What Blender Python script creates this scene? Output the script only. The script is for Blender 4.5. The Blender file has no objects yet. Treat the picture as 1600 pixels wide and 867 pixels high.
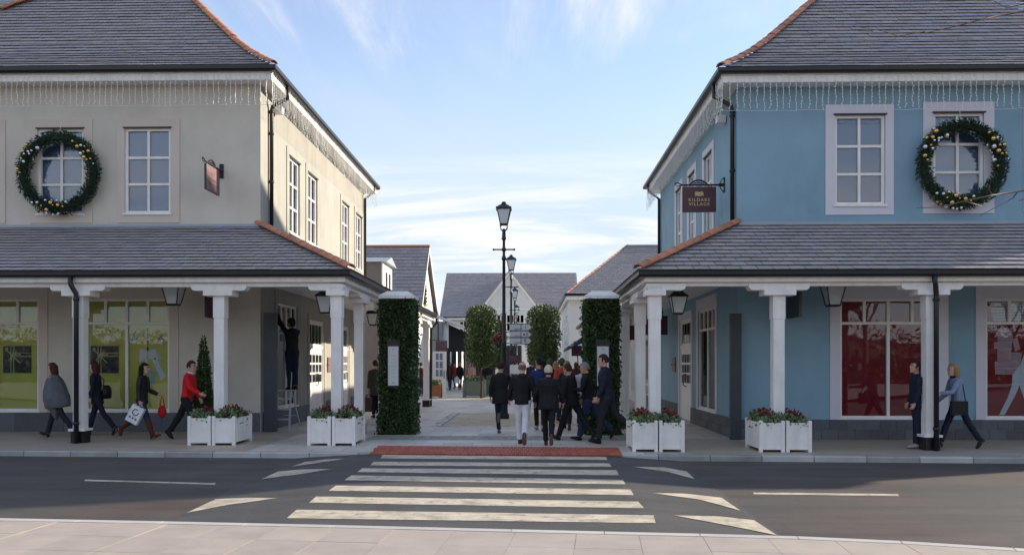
import bpy, bmesh, math, random
from mathutils import Vector, Matrix, noise
random.seed(7)
R = math.radians
V = Vector
SC = bpy.context.scene
COL = SC.collection

# ------------------------------------------------------------------ camera, sky, sun, exposure
H0, F0, HORIZ, YAW = 1.65, 1250.0, 568.0, R(1.37)
cd = bpy.data.cameras.new('camera'); cam = bpy.data.objects.new('camera', cd); COL.objects.link(cam)
cam.location = (0, 0, H0); cam.rotation_euler = (R(90), 0, YAW)
cd.sensor_width = 36; cd.sensor_fit = 'HORIZONTAL'; cd.lens = F0/1600*36; cd.shift_y = (HORIZ-433.5)/1600
cd.clip_end = 3000; cd.clip_start = .05
SC.camera = cam

SUN_EL, SUN_DIR = R(18.5), (0.928, 0.371)
w = bpy.data.worlds.new('World'); SC.world = w; w.use_nodes = True
nt = w.node_tree; nt.nodes.clear(); N = nt.nodes.new; L = nt.links.new
def wmath(op, a, b=None, c=None):
    n = N('ShaderNodeMath'); n.operation = op
    for i, v in enumerate((a, b, c)):
        if v is None: continue
        if isinstance(v, (int, float)): n.inputs[i].default_value = v
        else: L(v, n.inputs[i])
    return n.outputs[0]
sky = N('ShaderNodeTexSky'); sky.sky_type = 'NISHITA'; sky.sun_disc = False
sky.sun_elevation = SUN_EL; sky.sun_rotation = math.atan2(SUN_DIR[0], SUN_DIR[1])
sky.air_density = .75; sky.dust_density = .0; sky.ozone_density = 1.5
tc = N('ShaderNodeTexCoord'); sep = N('ShaderNodeSeparateXYZ'); L(tc.outputs['Generated'], sep.inputs[0])
zz = wmath('ADD', wmath('MAXIMUM', sep.outputs[2], 0.0), .10)
px_ = wmath('DIVIDE', sep.outputs[0], zz); py_ = wmath('DIVIDE', sep.outputs[1], zz)
cmb = N('ShaderNodeCombineXYZ'); L(wmath('SUBTRACT', px_, .75), cmb.inputs[0]); L(py_, cmb.inputs[1])
def cloud(rot, sx, sy, scale, lo, hi, off, dist=.6, det=8):
    m = N('ShaderNodeMapping'); L(cmb.outputs[0], m.inputs[0])
    m.inputs['Rotation'].default_value = (0, 0, R(rot)); m.inputs['Scale'].default_value = (sx, sy, 1); m.inputs['Location'].default_value = off
    n = N('ShaderNodeTexNoise'); L(m.outputs[0], n.inputs['Vector']); n.inputs['Scale'].default_value = scale
    n.inputs['Detail'].default_value = det; n.inputs['Roughness'].default_value = .62; n.inputs['Distortion'].default_value = dist
    r = N('ShaderNodeMapRange'); L(n.outputs[0], r.inputs[0]); r.inputs[1].default_value = lo; r.inputs[2].default_value = hi; r.clamp = True
    r.interpolation_type = 'SMOOTHSTEP'
    return r.outputs[0]
c1 = cloud(-48, 1.0, .2, 1.7, .44, .70, (3.6, 1.2, 0), 1.0, 12)      # long cirrus streaks
c2 = cloud(-52, .7, .5, .75, .45, .62, (4.4, 2.2, 0), .4, 4)            # where the streaks gather
c4 = cloud(-40, .8, .5, 1.6, .42, .80, (7.1, 2.2, 0), .8, 6)            # thin veil
c3 = cloud(3, .42, 1.0, 1.3, .42, .66, (2.6, .8, 0), .9, 7)             # layered bank low over the roofs
low = N('ShaderNodeMapRange'); L(sep.outputs[2], low.inputs[0]); low.inputs[1].default_value = .27; low.inputs[2].default_value = .19; low.clamp = True
band = wmath('MULTIPLY', c3, low.outputs[0])
hz = N('ShaderNodeMapRange'); L(sep.outputs[2], hz.inputs[0]); hz.inputs[1].default_value = .40; hz.inputs[2].default_value = .15; hz.clamp = True; hz.interpolation_type = 'SMOOTHSTEP'
vl = N('ShaderNodeMapRange'); L(sep.outputs[2], vl.inputs[0]); vl.inputs[1].default_value = .10; vl.inputs[2].default_value = .0; vl.clamp = True
msk = wmath('MULTIPLY', c1, wmath('ADD', c2, .05))
msk = wmath('ADD', msk, wmath('MULTIPLY', c4, .14))
msk = wmath('MAXIMUM', msk, wmath('MULTIPLY', band, .95))
msk = wmath('MINIMUM', wmath('MAXIMUM', msk, vl.outputs[0]), 1.0)
VEIL, HAZE, CLOUD = (2.6, 2.5, 2.4), (2.1, 2.42, 2.75), (3.25, 3.2, 3.1)       # high thin veil, pale air low down, white cloud
def wmix(fac, a, col):
    m = N('ShaderNodeMix'); m.data_type = 'RGBA'; L(a, m.inputs[6]); m.inputs[7].default_value = (*col, 1)
    if isinstance(fac, float): m.inputs[0].default_value = fac
    else: L(fac, m.inputs[0])
    return m.outputs[2]
skyc = wmix(msk, wmix(wmath('MULTIPLY', hz.outputs[0], .9), wmix(.22, sky.outputs[0], VEIL), HAZE), CLOUD)
bg = N('ShaderNodeBackground'); L(skyc, bg.inputs[0]); bg.inputs[1].default_value = .089
wo = N('ShaderNodeOutputWorld'); L(bg.outputs[0], wo.inputs[0])
sl = bpy.data.lights.new('sun', 'SUN'); sl.energy = 2.0; sl.angle = R(.9); sl.color = (1, .90, .74)
so = bpy.data.objects.new('sun', sl); COL.objects.link(so); so.location = (30, 20, 30)
sd = V((SUN_DIR[0]*math.cos(SUN_EL), SUN_DIR[1]*math.cos(SUN_EL), math.sin(SUN_EL)))
so.rotation_euler = sd.to_track_quat('Z', 'Y').to_euler()
SC.view_settings.view_transform = 'Standard'; SC.view_settings.look = 'None'
SC.view_settings.exposure = 1.94; SC.view_settings.gamma = 1
SC.cycles.max_bounces = 8; SC.cycles.diffuse_bounces = 4; SC.cycles.transparent_max_bounces = 12

# ------------------------------------------------------------------ measuring helpers
RT = V((math.cos(YAW), math.sin(YAW), 0)); FW = V((-math.sin(YAW), math.cos(YAW), 0))
def ray(x, y): return RT*((x-800)/F0) + FW + V((0, 0, (HORIZ-y)/F0))
CP = V((0, 0, H0))
def at(x, y, Y): d = ray(x, y); return CP + d*(Y/d.y)
def atx(x, y, X): d = ray(x, y); return CP + d*(X/d.x)
def gp(x, y, z=0.0): d = ray(x, y); return CP + d*((z-H0)/d.z)
def proj(p):
    q = V(p)-CP; f = q.dot(FW)
    return (800+F0*q.dot(RT)/f, HORIZ-F0*q.z/f) if f > .1 else (-999, -999)

# ------------------------------------------------------------------ materials
MATS = {}
def M(name, col, rough=.6, var=.12, sc=3.0, bump=0.0, bsc=60, metal=0, isl=0.0, obj=0.0, spec=.5, det=4, stain=0.0, stsc=.6, tint=None, streak=None, wear=None):
    m = bpy.data.materials.new(name); m.use_nodes = True; MATS[name] = m
    t = m.node_tree; b = t.nodes['Principled BSDF']; A = t.nodes.new; K = t.links.new
    b.inputs['Roughness'].default_value = rough; b.inputs['Metallic'].default_value = metal; b.inputs['Specular IOR Level'].default_value = spec
    g = A('ShaderNodeNewGeometry')
    n = A('ShaderNodeTexNoise'); K(g.outputs['Position'], n.inputs['Vector']); n.inputs['Scale'].default_value = sc; n.inputs['Detail'].default_value = det
    def mad(x, k, base):
        q = A('ShaderNodeMath'); q.operation = 'MULTIPLY_ADD'; K(x, q.inputs[0]); q.inputs[1].default_value = k
        if isinstance(base, (int, float)): q.inputs[2].default_value = base
        else: K(base, q.inputs[2])
        return q.outputs[0]
    f = mad(n.outputs[0], 2*var, 1-var)
    if isl: f = mad(g.outputs['Random Per Island'], 2*isl, mad(f, 1, -isl))
    if obj:
        oi = A('ShaderNodeObjectInfo'); f = mad(oi.outputs['Random'], 2*obj, mad(f, 1, -obj))
    if stain:
        s = A('ShaderNodeTexNoise'); K(g.outputs['Position'], s.inputs['Vector']); s.inputs['Scale'].default_value = stsc; s.inputs['Detail'].default_value = 8; s.inputs['Roughness'].default_value = .65
        r = A('ShaderNodeMapRange'); K(s.outputs[0], r.inputs[0]); r.inputs[1].default_value = .42; r.inputs[2].default_value = .66; r.clamp = True
        f = mad(r.outputs[0], -stain, f)
    if streak:      # long runs of dirt: (amount, scale x, y, z)
        mp = A('ShaderNodeMapping'); K(g.outputs['Position'], mp.inputs[0]); mp.inputs['Scale'].default_value = streak[1:]
        s = A('ShaderNodeTexNoise'); K(mp.outputs[0], s.inputs['Vector']); s.inputs['Scale'].default_value = 1; s.inputs['Detail'].default_value = 7; s.inputs['Roughness'].default_value = .6
        r = A('ShaderNodeMapRange'); K(s.outputs[0], r.inputs[0]); r.inputs[1].default_value = .46; r.inputs[2].default_value = .72; r.clamp = True
        f = mad(r.outputs[0], -streak[0], f)
    hs = A('ShaderNodeHueSaturation'); hs.inputs['Color'].default_value = (*col, 1); K(f, hs.inputs['Value'])
    out = hs.outputs[0]
    if tint:
        t2 = A('ShaderNodeTexNoise'); K(g.outputs['Position'], t2.inputs['Vector']); t2.inputs['Scale'].default_value = sc*.37; t2.inputs['Detail'].default_value = 5
        r2 = A('ShaderNodeMapRange'); K(t2.outputs[0], r2.inputs[0]); r2.inputs[1].default_value = .42; r2.inputs[2].default_value = .62; r2.clamp = True
        mm = A('ShaderNodeMix'); mm.data_type = 'RGBA'; mm.blend_type = 'MULTIPLY'; K(r2.outputs[0], mm.inputs[0]); K(out, mm.inputs[6]); mm.inputs[7].default_value = (*tint, 1)
        out = mm.outputs[2]
    if wear:
        s = A('ShaderNodeTexNoise'); K(g.outputs['Position'], s.inputs['Vector']); s.inputs['Scale'].default_value = wear[1]; s.inputs['Detail'].default_value = 9; s.inputs['Roughness'].default_value = .75
        r = A('ShaderNodeMapRange'); K(s.outputs[0], r.inputs[0]); r.inputs[1].default_value = wear[2]; r.inputs[2].default_value = wear[3]; r.clamp = True
        mm = A('ShaderNodeMix'); mm.data_type = 'RGBA'; K(r.outputs[0], mm.inputs[0]); K(out, mm.inputs[6]); mm.inputs[7].default_value = (*wear[0], 1); out = mm.outputs[2]
    K(out, b.inputs['Base Color'])
    if bump:
        n2 = A('ShaderNodeTexNoise'); K(g.outputs['Position'], n2.inputs['Vector']); n2.inputs['Scale'].default_value = bsc; n2.inputs['Detail'].default_value = 3
        bp = A('ShaderNodeBump'); bp.inputs['Strength'].default_value = bump; bp.inputs['Distance'].default_value = .02; K(n2.outputs[0], bp.inputs['Height']); K(bp.outputs[0], b.inputs['Normal'])
    return m
def joints(m, sx, sy, depth=.5, dark=.6, mortar=.02, rot=0):
    """slab joints for the parts of a floor too far off to lay stone by stone"""
    t = m.node_tree; b = t.nodes['Principled BSDF']; A = t.nodes.new; K = t.links.new
    g = A('ShaderNodeNewGeometry'); mp = A('ShaderNodeMapping'); K(g.outputs['Position'], mp.inputs[0]); mp.inputs['Rotation'].default_value = (0, 0, rot)
    br = A('ShaderNodeTexBrick'); K(mp.outputs[0], br.inputs['Vector']); br.inputs['Scale'].default_value = 1; br.inputs['Brick Width'].default_value = sx; br.inputs['Row Height'].default_value = sy
    br.inputs['Mortar Size'].default_value = mortar; br.inputs['Color1'].default_value = (1, 1, 1, 1); br.inputs['Color2'].default_value = (.82, .82, .82, 1); br.inputs['Mortar'].default_value = (dark, dark, dark, 1)
    src = b.inputs['Base Color'].links[0].from_socket
    mm = A('ShaderNodeMix'); mm.data_type = 'RGBA'; mm.blend_type = 'MULTIPLY'; mm.inputs[0].default_value = 1; K(src, mm.inputs[6]); K(br.outputs[0], mm.inputs[7]); K(mm.outputs[2], b.inputs['Base Color'])
    return m
def glassmat(name, base=.12, tint=(.9, .95, 1)):
    m = bpy.data.materials.new(name); m.use_nodes = True; t = m.node_tree; t.nodes.clear(); A = t.nodes.new; K = t.links.new
    fr = A('ShaderNodeFresnel'); fr.inputs[0].default_value = 1.5
    ad = A('ShaderNodeMath'); ad.operation = 'ADD'; ad.use_clamp = True; K(fr.outputs[0], ad.inputs[0]); ad.inputs[1].default_value = base
    tr = A('ShaderNodeBsdfTransparent'); tr.inputs[0].default_value = (*tint, 1); gl = A('ShaderNodeBsdfGlossy'); gl.inputs['Roughness'].default_value = .01
    g = A('ShaderNodeNewGeometry'); nz = A('ShaderNodeTexNoise'); K(g.outputs['Position'], nz.inputs['Vector']); nz.inputs['Scale'].default_value = 1.6
    bp = A('ShaderNodeBump'); bp.inputs['Strength'].default_value = .012; bp.inputs['Distance'].default_value = .05; K(nz.outputs[0], bp.inputs['Height']); K(bp.outputs[0], gl.inputs['Normal'])
    mx = A('ShaderNodeMixShader'); K(ad.outputs[0], mx.inputs[0]); K(tr.outputs[0], mx.inputs[1]); K(gl.outputs[0], mx.inputs[2])
    o = A('ShaderNodeOutputMaterial'); K(mx.outputs[0], o.inputs[0]); MATS[name] = m
    return m
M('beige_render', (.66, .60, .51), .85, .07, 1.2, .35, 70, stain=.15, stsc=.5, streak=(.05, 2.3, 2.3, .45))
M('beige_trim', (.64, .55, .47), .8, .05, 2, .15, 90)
M('beige_render_sunlit', (.395, .37, .315), .85, .05, 1.2, .25, 90, stain=.12, stsc=.7, streak=(.16, 4.5, 4.5, .5))  # same beige paint, separate tone for how sun falls on the side wall
M('blue_render', (.265, .415, .51), .85, .07, 1.2, .4, 70, stain=.15, stsc=.5, streak=(.05, 2.3, 2.3, .45))
M('white_render', (.70, .69, .66), .85, .05, 1, .2, 70, stain=.08)
M('lilac_trim', (.68, .645, .69), .75, .04, 2, .12, 90)
M('white_paint', (.90, .85, .80), .45, .03, 5, .04, 30, stain=.10, stsc=2, streak=(.10, 7, 7, .8))
M('soffit', (.80, .78, .74), .7, .04, 3)
M('felt_gap_shade', (.012,.012,.014), .9)  # underlay coloured near-black, standing in for shade in the slate gaps
M('slate', (.375, .33, .315), .62, .10, 7, .25, 45, isl=.10, obj=.10, spec=.35, tint=(.93, .98, 1.06))
M('slate_far', (.20, .18, .18), .65, .12, 4, .2, 30, isl=.12, spec=.3)
M('lead', (.33, .36, .40), .5, .1, 4)
M('terracotta', (.50, .205, .115), .7, .2, 9, .2, 60, obj=.18, isl=.12)
M('black_metal', (.012, .012, .014), .35, .1, 4)
M('iron', (.02, .021, .024), .4, .15, 8, .05, 80)
M('plinth_stone', (.11, .112, .125), .7, .25, 6, .3, 50, obj=.22, isl=.15)
M('mortar', (.34, .33, .33), .9, .1, 8)
M('panel_grey', (.045, .052, .065), .45, .2, 3)
M('maroon', (.085, .03, .045), .5, .1, 4)
M('maroon_pale', (.215, .115, .12), .5, .15, 5)
M('gold', (.62, .50, .24), .35, .08, 6, metal=.4)
M('gold_ball', (.80, .52, .16), .22, .05, 6, metal=.9)
M('silver_ball', (.85, .86, .88), .2, .05, 6, metal=.7)
M('asphalt', (.083, .076, .072), .72, .30, 1.0, .5, 160, stain=.14, stsc=.35, tint=(1.35, 1.10, .98), streak=(.42, .22, 1.7, 1), wear=((.19,.18,.17), 38, .55, .80))
M('asphalt_table', (.088, .082, .079), .75, .28, 1.6, .6, 150, stain=.16, stsc=.9, streak=(.25, .3, 2.2, 1), wear=((.21,.20,.19), 38, .55, .80))
M('road_white', (.68, .58, .44), .7, .14, 9, .25, 90, stain=.30, stsc=3.2, streak=(.38, 2.2, 9, 1), wear=((.12,.11,.10), 5.5, .55, .68))
M('ground', (.085, .082, .078), .9, .3, .4)
joints(M('flag_pink_base', (.34, .285, .24), .75, .10, 3, .25, 80, stain=.14, stsc=1.6), .6, .6, mortar=.006, dark=.7)
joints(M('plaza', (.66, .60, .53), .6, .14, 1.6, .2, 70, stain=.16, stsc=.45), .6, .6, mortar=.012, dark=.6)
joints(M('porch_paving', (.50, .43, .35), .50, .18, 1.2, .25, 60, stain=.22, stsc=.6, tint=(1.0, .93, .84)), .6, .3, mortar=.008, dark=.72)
M('flag', (.68, .61, .545), .6, .12, 3, .2, 60, obj=.12, stain=.14, stsc=1.2)
M('flag_pink', (.46, .385, .325), .75, .10, 3, .25, 80, obj=.04, stain=.14, stsc=1.6)
M('flag_tan', (.56, .45, .33), .7, .14, 4, .2, 60, isl=.12)
M('cobble', (.32, .31, .30), .65, .2, 5, .3, 50, isl=.3)
M('kerb', (.42, .41, .385), .7, .22, 3, .25, 60, obj=.25, stain=.25, stsc=1.1)
M('kerb_pale', (.56, .51, .47), .7, .1, 3, .2, 60, obj=.08)
M('red_brick', (.42, .10, .055), .75, .2, 6, .2, 60, isl=.2)
M('pine', (.036, .070, .036), .6, .3, 9, isl=.5, spec=.25)
M('ivy', (.062, .098, .036), .55, .3, 6, isl=.55, spec=.3)
M('ivy_core', (.010, .018, .010), .9, .2, 6)
M('bay_leaf', (.095, .135, .042), .45, .3, 5, isl=.55, spec=.45)
M('bark', (.075, .058, .045), .85, .3, 14, .4, 40)
M('planter_green', (.15, .19, .155), .6, .12, 4)
M('soil', (.03, .022, .016), .95, .3, 20)
M('leaf_pale', (.15, .22, .10), .6, .25, 12, isl=.4)
M('flower_red', (.16, .022, .018), .6, .3, 12, isl=.45)
M('flower_pink', (.55, .06, .10), .6, .3, 12, isl=.4)
M('plaque', (.62, .63, .62), .4, .05, 6)
M('ink', (.06, .06, .07), .6, .1, 6)
M('lamp_glass', (.56, .62, .62), .25, .05, 6, spec=.6)
M('lamp_white', (.72, .75, .78), .3, .05, 6)
M('light_wire', (.80, .79, .74), .4, .1, 9)
M('alu', (.55, .56, .58), .4, .1, 8)
M('olive_back', (.78, .65, .11), .8, .12, 2.5)
M('red_back', (.36, .007, .010), .7, .1, 2)
M('print_gold', (.70, .58, .28), .5, .05, 6)
M('print_brown', (.045, .022, .012), .5, .2, 6)
M('print_white', (.86, .80, .74), .6, .05, 8)
M('print_pink', (.68, .36, .34), .6, .06, 8)
M('print_mint', (.42, .52, .40), .6, .1, 8)
M('sky_tone_backing', (.17, .215, .33), .8, .06, 3)  # blue put into the window backing to paint sky reflection in upper panes
M('room_dark', (.05, .045, .042), .9, .2, 2)
M('awning_dark', (.015, .016, .022), .7, .1, 3)
M('awning_pale', (.55, .56, .58), .7, .1, 3)
M('awning_blue', (.05, .07, .20), .7, .1, 3)
M('awning_orange', (.45, .14, .05), .7, .1, 3)
M('wood_box', (.33, .13, .05), .7, .15, 6)
M('bag_brown', (.10, .035, .02), .5, .15, 6)
glassmat('glass', .08); glassmat('glass_up', .05); glassmat('glass_shop', .012)

# ------------------------------------------------------------------ mesh helpers
class MB:
    def __init__(s): s.v = []; s.f = []
    def add(s, vs, fs):
        o = len(s.v); s.v += [tuple(x) for x in vs]; s.f += [tuple(i+o for i in f) for f in fs]; return s
    def box(s, x0, x1, y0, y1, z0, z1):
        return s.add([(x0,y0,z0),(x1,y0,z0),(x1,y1,z0),(x0,y1,z0),(x0,y0,z1),(x1,y0,z1),(x1,y1,z1),(x0,y1,z1)],
                     [(0,3,2,1),(4,5,6,7),(0,1,5,4),(1,2,6,5),(2,3,7,6),(3,0,4,7)])
    def pbox(s, P, u0, u1, d0, d1, z0, z1):
        return s.add([P(u,d,z) for z in (z0,z1) for u,d in ((u0,d0),(u1,d0),(u1,d1),(u0,d1))],
                     [(0,3,2,1),(4,5,6,7),(0,1,5,4),(1,2,6,5),(2,3,7,6),(3,0,4,7)])
    def prism(s, pts, ex):
        n = len(pts); ex = V(ex); a = [V(p) for p in pts]; b = [p+ex for p in a]
        return s.add(a+b, [tuple(range(n-1,-1,-1)), tuple(range(n,2*n))]+[(i,(i+1)%n,n+(i+1)%n,n+i) for i in range(n)])
    def tube(s, pts, r, n=8, caps=True):
        pts = [V(p) for p in pts]; rr = r if isinstance(r, (list, tuple)) else [r]*len(pts); rings = []; up = None
        for i, p in enumerate(pts):
            t = (pts[min(i+1,len(pts)-1)]-pts[max(i-1,0)]).normalized()
            if up is None: up = V((0,0,1)) if abs(t.z) < .9 else V((1,0,0))
            a = t.cross(up)
            if a.length < 1e-4: a = t.cross(V((0,1,0)))
            a.normalize(); up = a.cross(t).normalized()
            rings.append([p+a*(rr[i]*math.cos(2*math.pi*k/n))+up*(rr[i]*math.sin(2*math.pi*k/n)) for k in range(n)])
        return s.rings(rings, caps)
    def rings(s, rings, caps=True):
        n = len(rings[0]); vs = [v for q in rings for v in q]; fs = []
        for i in range(len(rings)-1):
            for k in range(n): fs.append((i*n+k, i*n+(k+1)%n, (i+1)*n+(k+1)%n, (i+1)*n+k))
        if caps: fs.append(tuple(range(n-1,-1,-1))); fs.append(tuple((len(rings)-1)*n+k for k in range(n)))
        return s.add(vs, fs)
    def lathe(s, prof, c=(0,0,0), n=16, sq=False):
        off = math.pi/4 if sq else 0
        k = math.sqrt(2) if sq else 1
        return s.rings([[V(c)+V((r*k*math.cos(2*math.pi*i/n+off), r*k*math.sin(2*math.pi*i/n+off), z)) for i in range(n)] for r, z in prof])
    def ball(s, c, r, n=8, m=6):
        r3 = r if isinstance(r, (tuple, list)) else (r, r, r)
        return s.rings([[V(c)+V((r3[0]*math.sin(math.pi*j/m)*math.cos(2*math.pi*i/n), r3[1]*math.sin(math.pi*j/m)*math.sin(2*math.pi*i/n), -r3[2]*math.cos(math.pi*j/m))) for i in range(n)] for j in [.12]+list(range(1,m))+[m-.12]])
    def loft(s, secs, n=12):     # (centre, axis a, axis b) ellipses
        return s.rings([[V(c)+V(a)*math.cos(2*math.pi*k/n)+V(b)*math.sin(2*math.pi*k/n) for k in range(n)] for c, a, b in secs])
    def sweep(s, path, prof):    # plan path, closed profile (outward, z), mitred
        P2 = [V((p[0],p[1])) for p in path]; rings = []
        def nr(a, b): d = (b-a).normalized(); return V((d.y, -d.x))
        for i, p in enumerate(P2):
            ns = []
            if i: ns.append(nr(P2[i-1], p))
            if i < len(P2)-1: ns.append(nr(p, P2[i+1]))
            m = ns[0] if len(ns) == 1 else (ns[0]+ns[1])/(1+ns[0].dot(ns[1]))
            rings.append([V((p.x+m.x*o, p.y+m.y*o, z)) for o, z in prof])
        return s.rings(rings)
    def mesh(s, name, fix=True):
        me = bpy.data.meshes.new(name); me.from_pydata(s.v, [], s.f); me.update()
        if fix and len(s.f) < 60000:
            b = bmesh.new(); b.from_mesh(me); bmesh.ops.recalc_face_normals(b, faces=b.faces); b.to_mesh(me); b.free()
        return me
    def build(s, name, mat, parent=None, smooth=False, fix=True, **kw):
        me = s.mesh(name, fix); me.materials.append(MATS[mat])
        if smooth: me.polygons.foreach_set('use_smooth', [True]*len(me.polygons))
        return link(name, me, parent, **kw)
def link(name, me, parent=None, mw=None, **kw):
    o = bpy.data.objects.new(name, me); COL.objects.link(o)
    if mw is not None: o.matrix_basis = mw
    if parent is not None:
        o.parent = parent
        if parent.type == 'EMPTY': o.matrix_parent_inverse = Matrix.Translation(-V(parent.location))
    for k, v in kw.items(): o[k] = v
    return o
def tag(o, label, cat, group=None, kind=None):
    o['label'] = label; o['category'] = cat
    if group: o['group'] = group
    if kind: o['kind'] = kind
    return o
def thing(name, label, cat, loc=(0,0,0), group=None, rz=0):
    o = bpy.data.objects.new(name, None); COL.objects.link(o); o.location = loc; o.rotation_euler = (0,0,rz); o.empty_display_size = .2
    return tag(o, label, cat, group)
def dup(root, loc, rz=0, label=None, scale=1):
    def cp(o, par):
        c = o.copy(); COL.objects.link(c)
        if par is not None: c.parent = par
        for ch in o.children: cp(ch, c)
        return c
    r = cp(root, None); r.location = loc; r.rotation_euler = (0,0,rz); r.scale = (scale,)*3
    if label: r['label'] = label
    return r
def clip(poly, a, b, c):
    out = []
    for i in range(len(poly)):
        p, q = poly[i], poly[(i+1)%len(poly)]; dp, dq = a*p[0]+b*p[1]-c, a*q[0]+b*q[1]-c
        if dp <= 0: out.append(p)
        if dp*dq < 0: t = dp/(dp-dq); out.append((p[0]+(q[0]-p[0])*t, p[1]+(q[1]-p[1])*t))
    return out
def clip_poly(poly, region):     # convex, counter-clockwise region
    for i in range(len(region)):
        (x0,y0),(x1,y1) = region[i], region[(i+1)%len(region)]
        poly = clip(poly, y1-y0, -(x1-x0), (y1-y0)*x0-(x1-x0)*y0)
        if len(poly) < 3: return []
    return poly
def area(p): return abs(sum(p[i][0]*p[(i+1)%len(p)][1]-p[(i+1)%len(p)][0]*p[i][1] for i in range(len(p))))/2

_sl = []
def slate_meshes(w_, g):
    key = (w_, g)
    for k, ms in _sl:
        if k == key: return ms
    ms = []
    for i in range(7):
        j = random.Random(i); b = MB(); t = .007; ww = w_-.010
        dz = [j.uniform(-.003,.003) for _ in range(4)]; dv = [j.uniform(-.002,.002) for _ in range(2)]
        top = [(.004,dv[0],.034+dz[0]),(ww,dv[1],.034+dz[1]),(ww,g+.05,.003),(.004,g+.05,.003)]
        b.add(top+[(x,y,z-t) for x,y,z in top], [(0,1,2,3),(0,4,5,1),(1,5,6,2),(3,2,6,7),(0,3,7,4)])
        me = b.mesh('slate', False); me.materials.append(MATS['slate']); ms.append(me)
    _sl.append((key, ms)); return ms
def slate_plane(mb, O, U, Vv, region, w_=.30, g=.2, parent=None, budget=None):
    """lay slates course by course on one roof plane; whole ones in view become objects while the budget lasts"""
    O, U, Vv = V(O), V(U).normalized(), V(Vv).normalized(); Nn = U.cross(Vv)
    if Nn.z < 0: Nn = -Nn
    if sum(region[i][0]*region[(i+1)%len(region)][1]-region[(i+1)%len(region)][0]*region[i][1] for i in range(len(region))) < 0: region = region[::-1]
    us = [p[0] for p in region]; vs = [p[1] for p in region]; u0, u1, v0, v1 = min(us), max(us), min(vs), max(vs)
    rows = int(math.ceil((v1-v0)/g)); todo = []
    for r in range(rows):
        x = u0-w_*((r%2)*.5+.5+random.uniform(-.04,.04)); y = v0+r*g
        while x < u1:
            q = [(x+.005,y),(x+w_-.005,y),(x+w_-.005,y+g+.05),(x+.005,y+g+.05)]
            c = clip_poly(q, region)
            if len(c) >= 3 and area(c) > .0008:
                full = abs(area(c)-area(q)) < 1e-6
                if full and budget is not None and budget[0] > 0:
                    p = proj(O+U*(x+w_/2)+Vv*y)
                    if -10 < p[0] < 1610 and -6 < p[1] < 900: todo.append((x, y)); x += w_; budget[0] -= 1; continue
                j = random.uniform(-.003,.003)
                top = [O+U*a+Vv*b+Nn*(.034+j-.031*(b-y)/(g+.05)) for a, b in c]
                bot = [p-Nn*.007 for p in top]; n = len(c)
                mb.add(top+bot, [tuple(range(n))]+[(i,(i+1)%n,n+(i+1)%n,n+i) for i in range(n)])
            x += w_
    if todo:
        ms = slate_meshes(w_, g); lefty = U.cross(Vv).z < 0
        for x, y in todo:
            if lefty: m = Matrix((-U, Vv, Nn)).transposed().to_4x4(); m.translation = O+U*(x+w_)+Vv*y
            else: m = Matrix((U, Vv, Nn)).transposed().to_4x4(); m.translation = O+U*x+Vv*y
            link('slate', random.choice(ms), parent, m)
def leaves(pts, size, aspect=1.6, nrm=None, spread=1.0):
    """one small rhombic blade per point"""
    b = MB(); rnd = random.Random(len(pts))
    for i, p in enumerate(pts):
        d = V((rnd.gauss(0,1), rnd.gauss(0,1), rnd.gauss(0,1))).normalized()
        if nrm is not None: d = (V(nrm[i])*(1/spread)+d).normalized()
        e = d.cross(V((rnd.gauss(0,1), rnd.gauss(0,1), rnd.gauss(0,1)))).normalized()
        s = size*rnd.uniform(.65,1.35); p = V(p); f = d.cross(e).normalized()
        b.add([p, p+d*s*.5+e*s*.5/aspect, p+d*s+f*s*.12, p+d*s*.5-e*s*.5/aspect], [(0,1,2,3)])
    return b
PENDING = []
def text_mesh(name, body, size, mat, mw, parent, ext=.002):
    cu = bpy.data.curves.new(name, 'FONT'); cu.body = body; cu.size = size; cu.align_x = 'CENTER'; cu.align_y = 'CENTER'; cu.extrude = ext; cu.space_character = 1.3 if len(body) > 2 else 1
    t = bpy.data.objects.new(name, cu); COL.objects.link(t); PENDING.append((t, name, mat, parent, mw, False))
# ------------------------------------------------------------------ ground, road, pavements
ZR = -.10
g = MB(); g.box(-900, 900, -900, 1500, -.60, -.30); g.build('ground', 'ground', kind='structure')
kf0, kf1 = gp(0, 704), gp(1600, 715); kdir = (kf1-kf0).normalized(); knorm = V((-kdir.y, kdir.x, 0))     # kerb line in front of the shops
def kfar(X, off=0): t = (X-kf0.x)/kdir.x; return kf0.y+kdir.y*t+off
near_px = [(0,809.4),(270,814.6),(540,820.5),(807,827),(1000,831.5),(1214,836.5),(1360,842),(1600,857)]
near = [gp(x, y) for x, y in near_px]
near = [near[0]+(near[0]-near[1])*5]+near; d_ = near[-1]-near[-2]
near += [near[-1]+d_*1.2, near[-1]+d_*2.6+V((.2,-.9,0))]
b = MB(); b.add([(-60,kfar(-60,.05),ZR),(40,kfar(40,.05),ZR),(40,-1,ZR),(-60,-1,ZR)], [(3,2,1,0)]); b.build('road', 'asphalt', kind='structure')
# pavement and plaza behind the far kerb
b = MB(); b.add([(-60,kfar(-60,.14),0),(60,kfar(60,.14),0),(60,140,0),(-60,140,0)], [(0,1,2,3)]); plaza = b.build('plaza', 'plaza', kind='structure')
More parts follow.
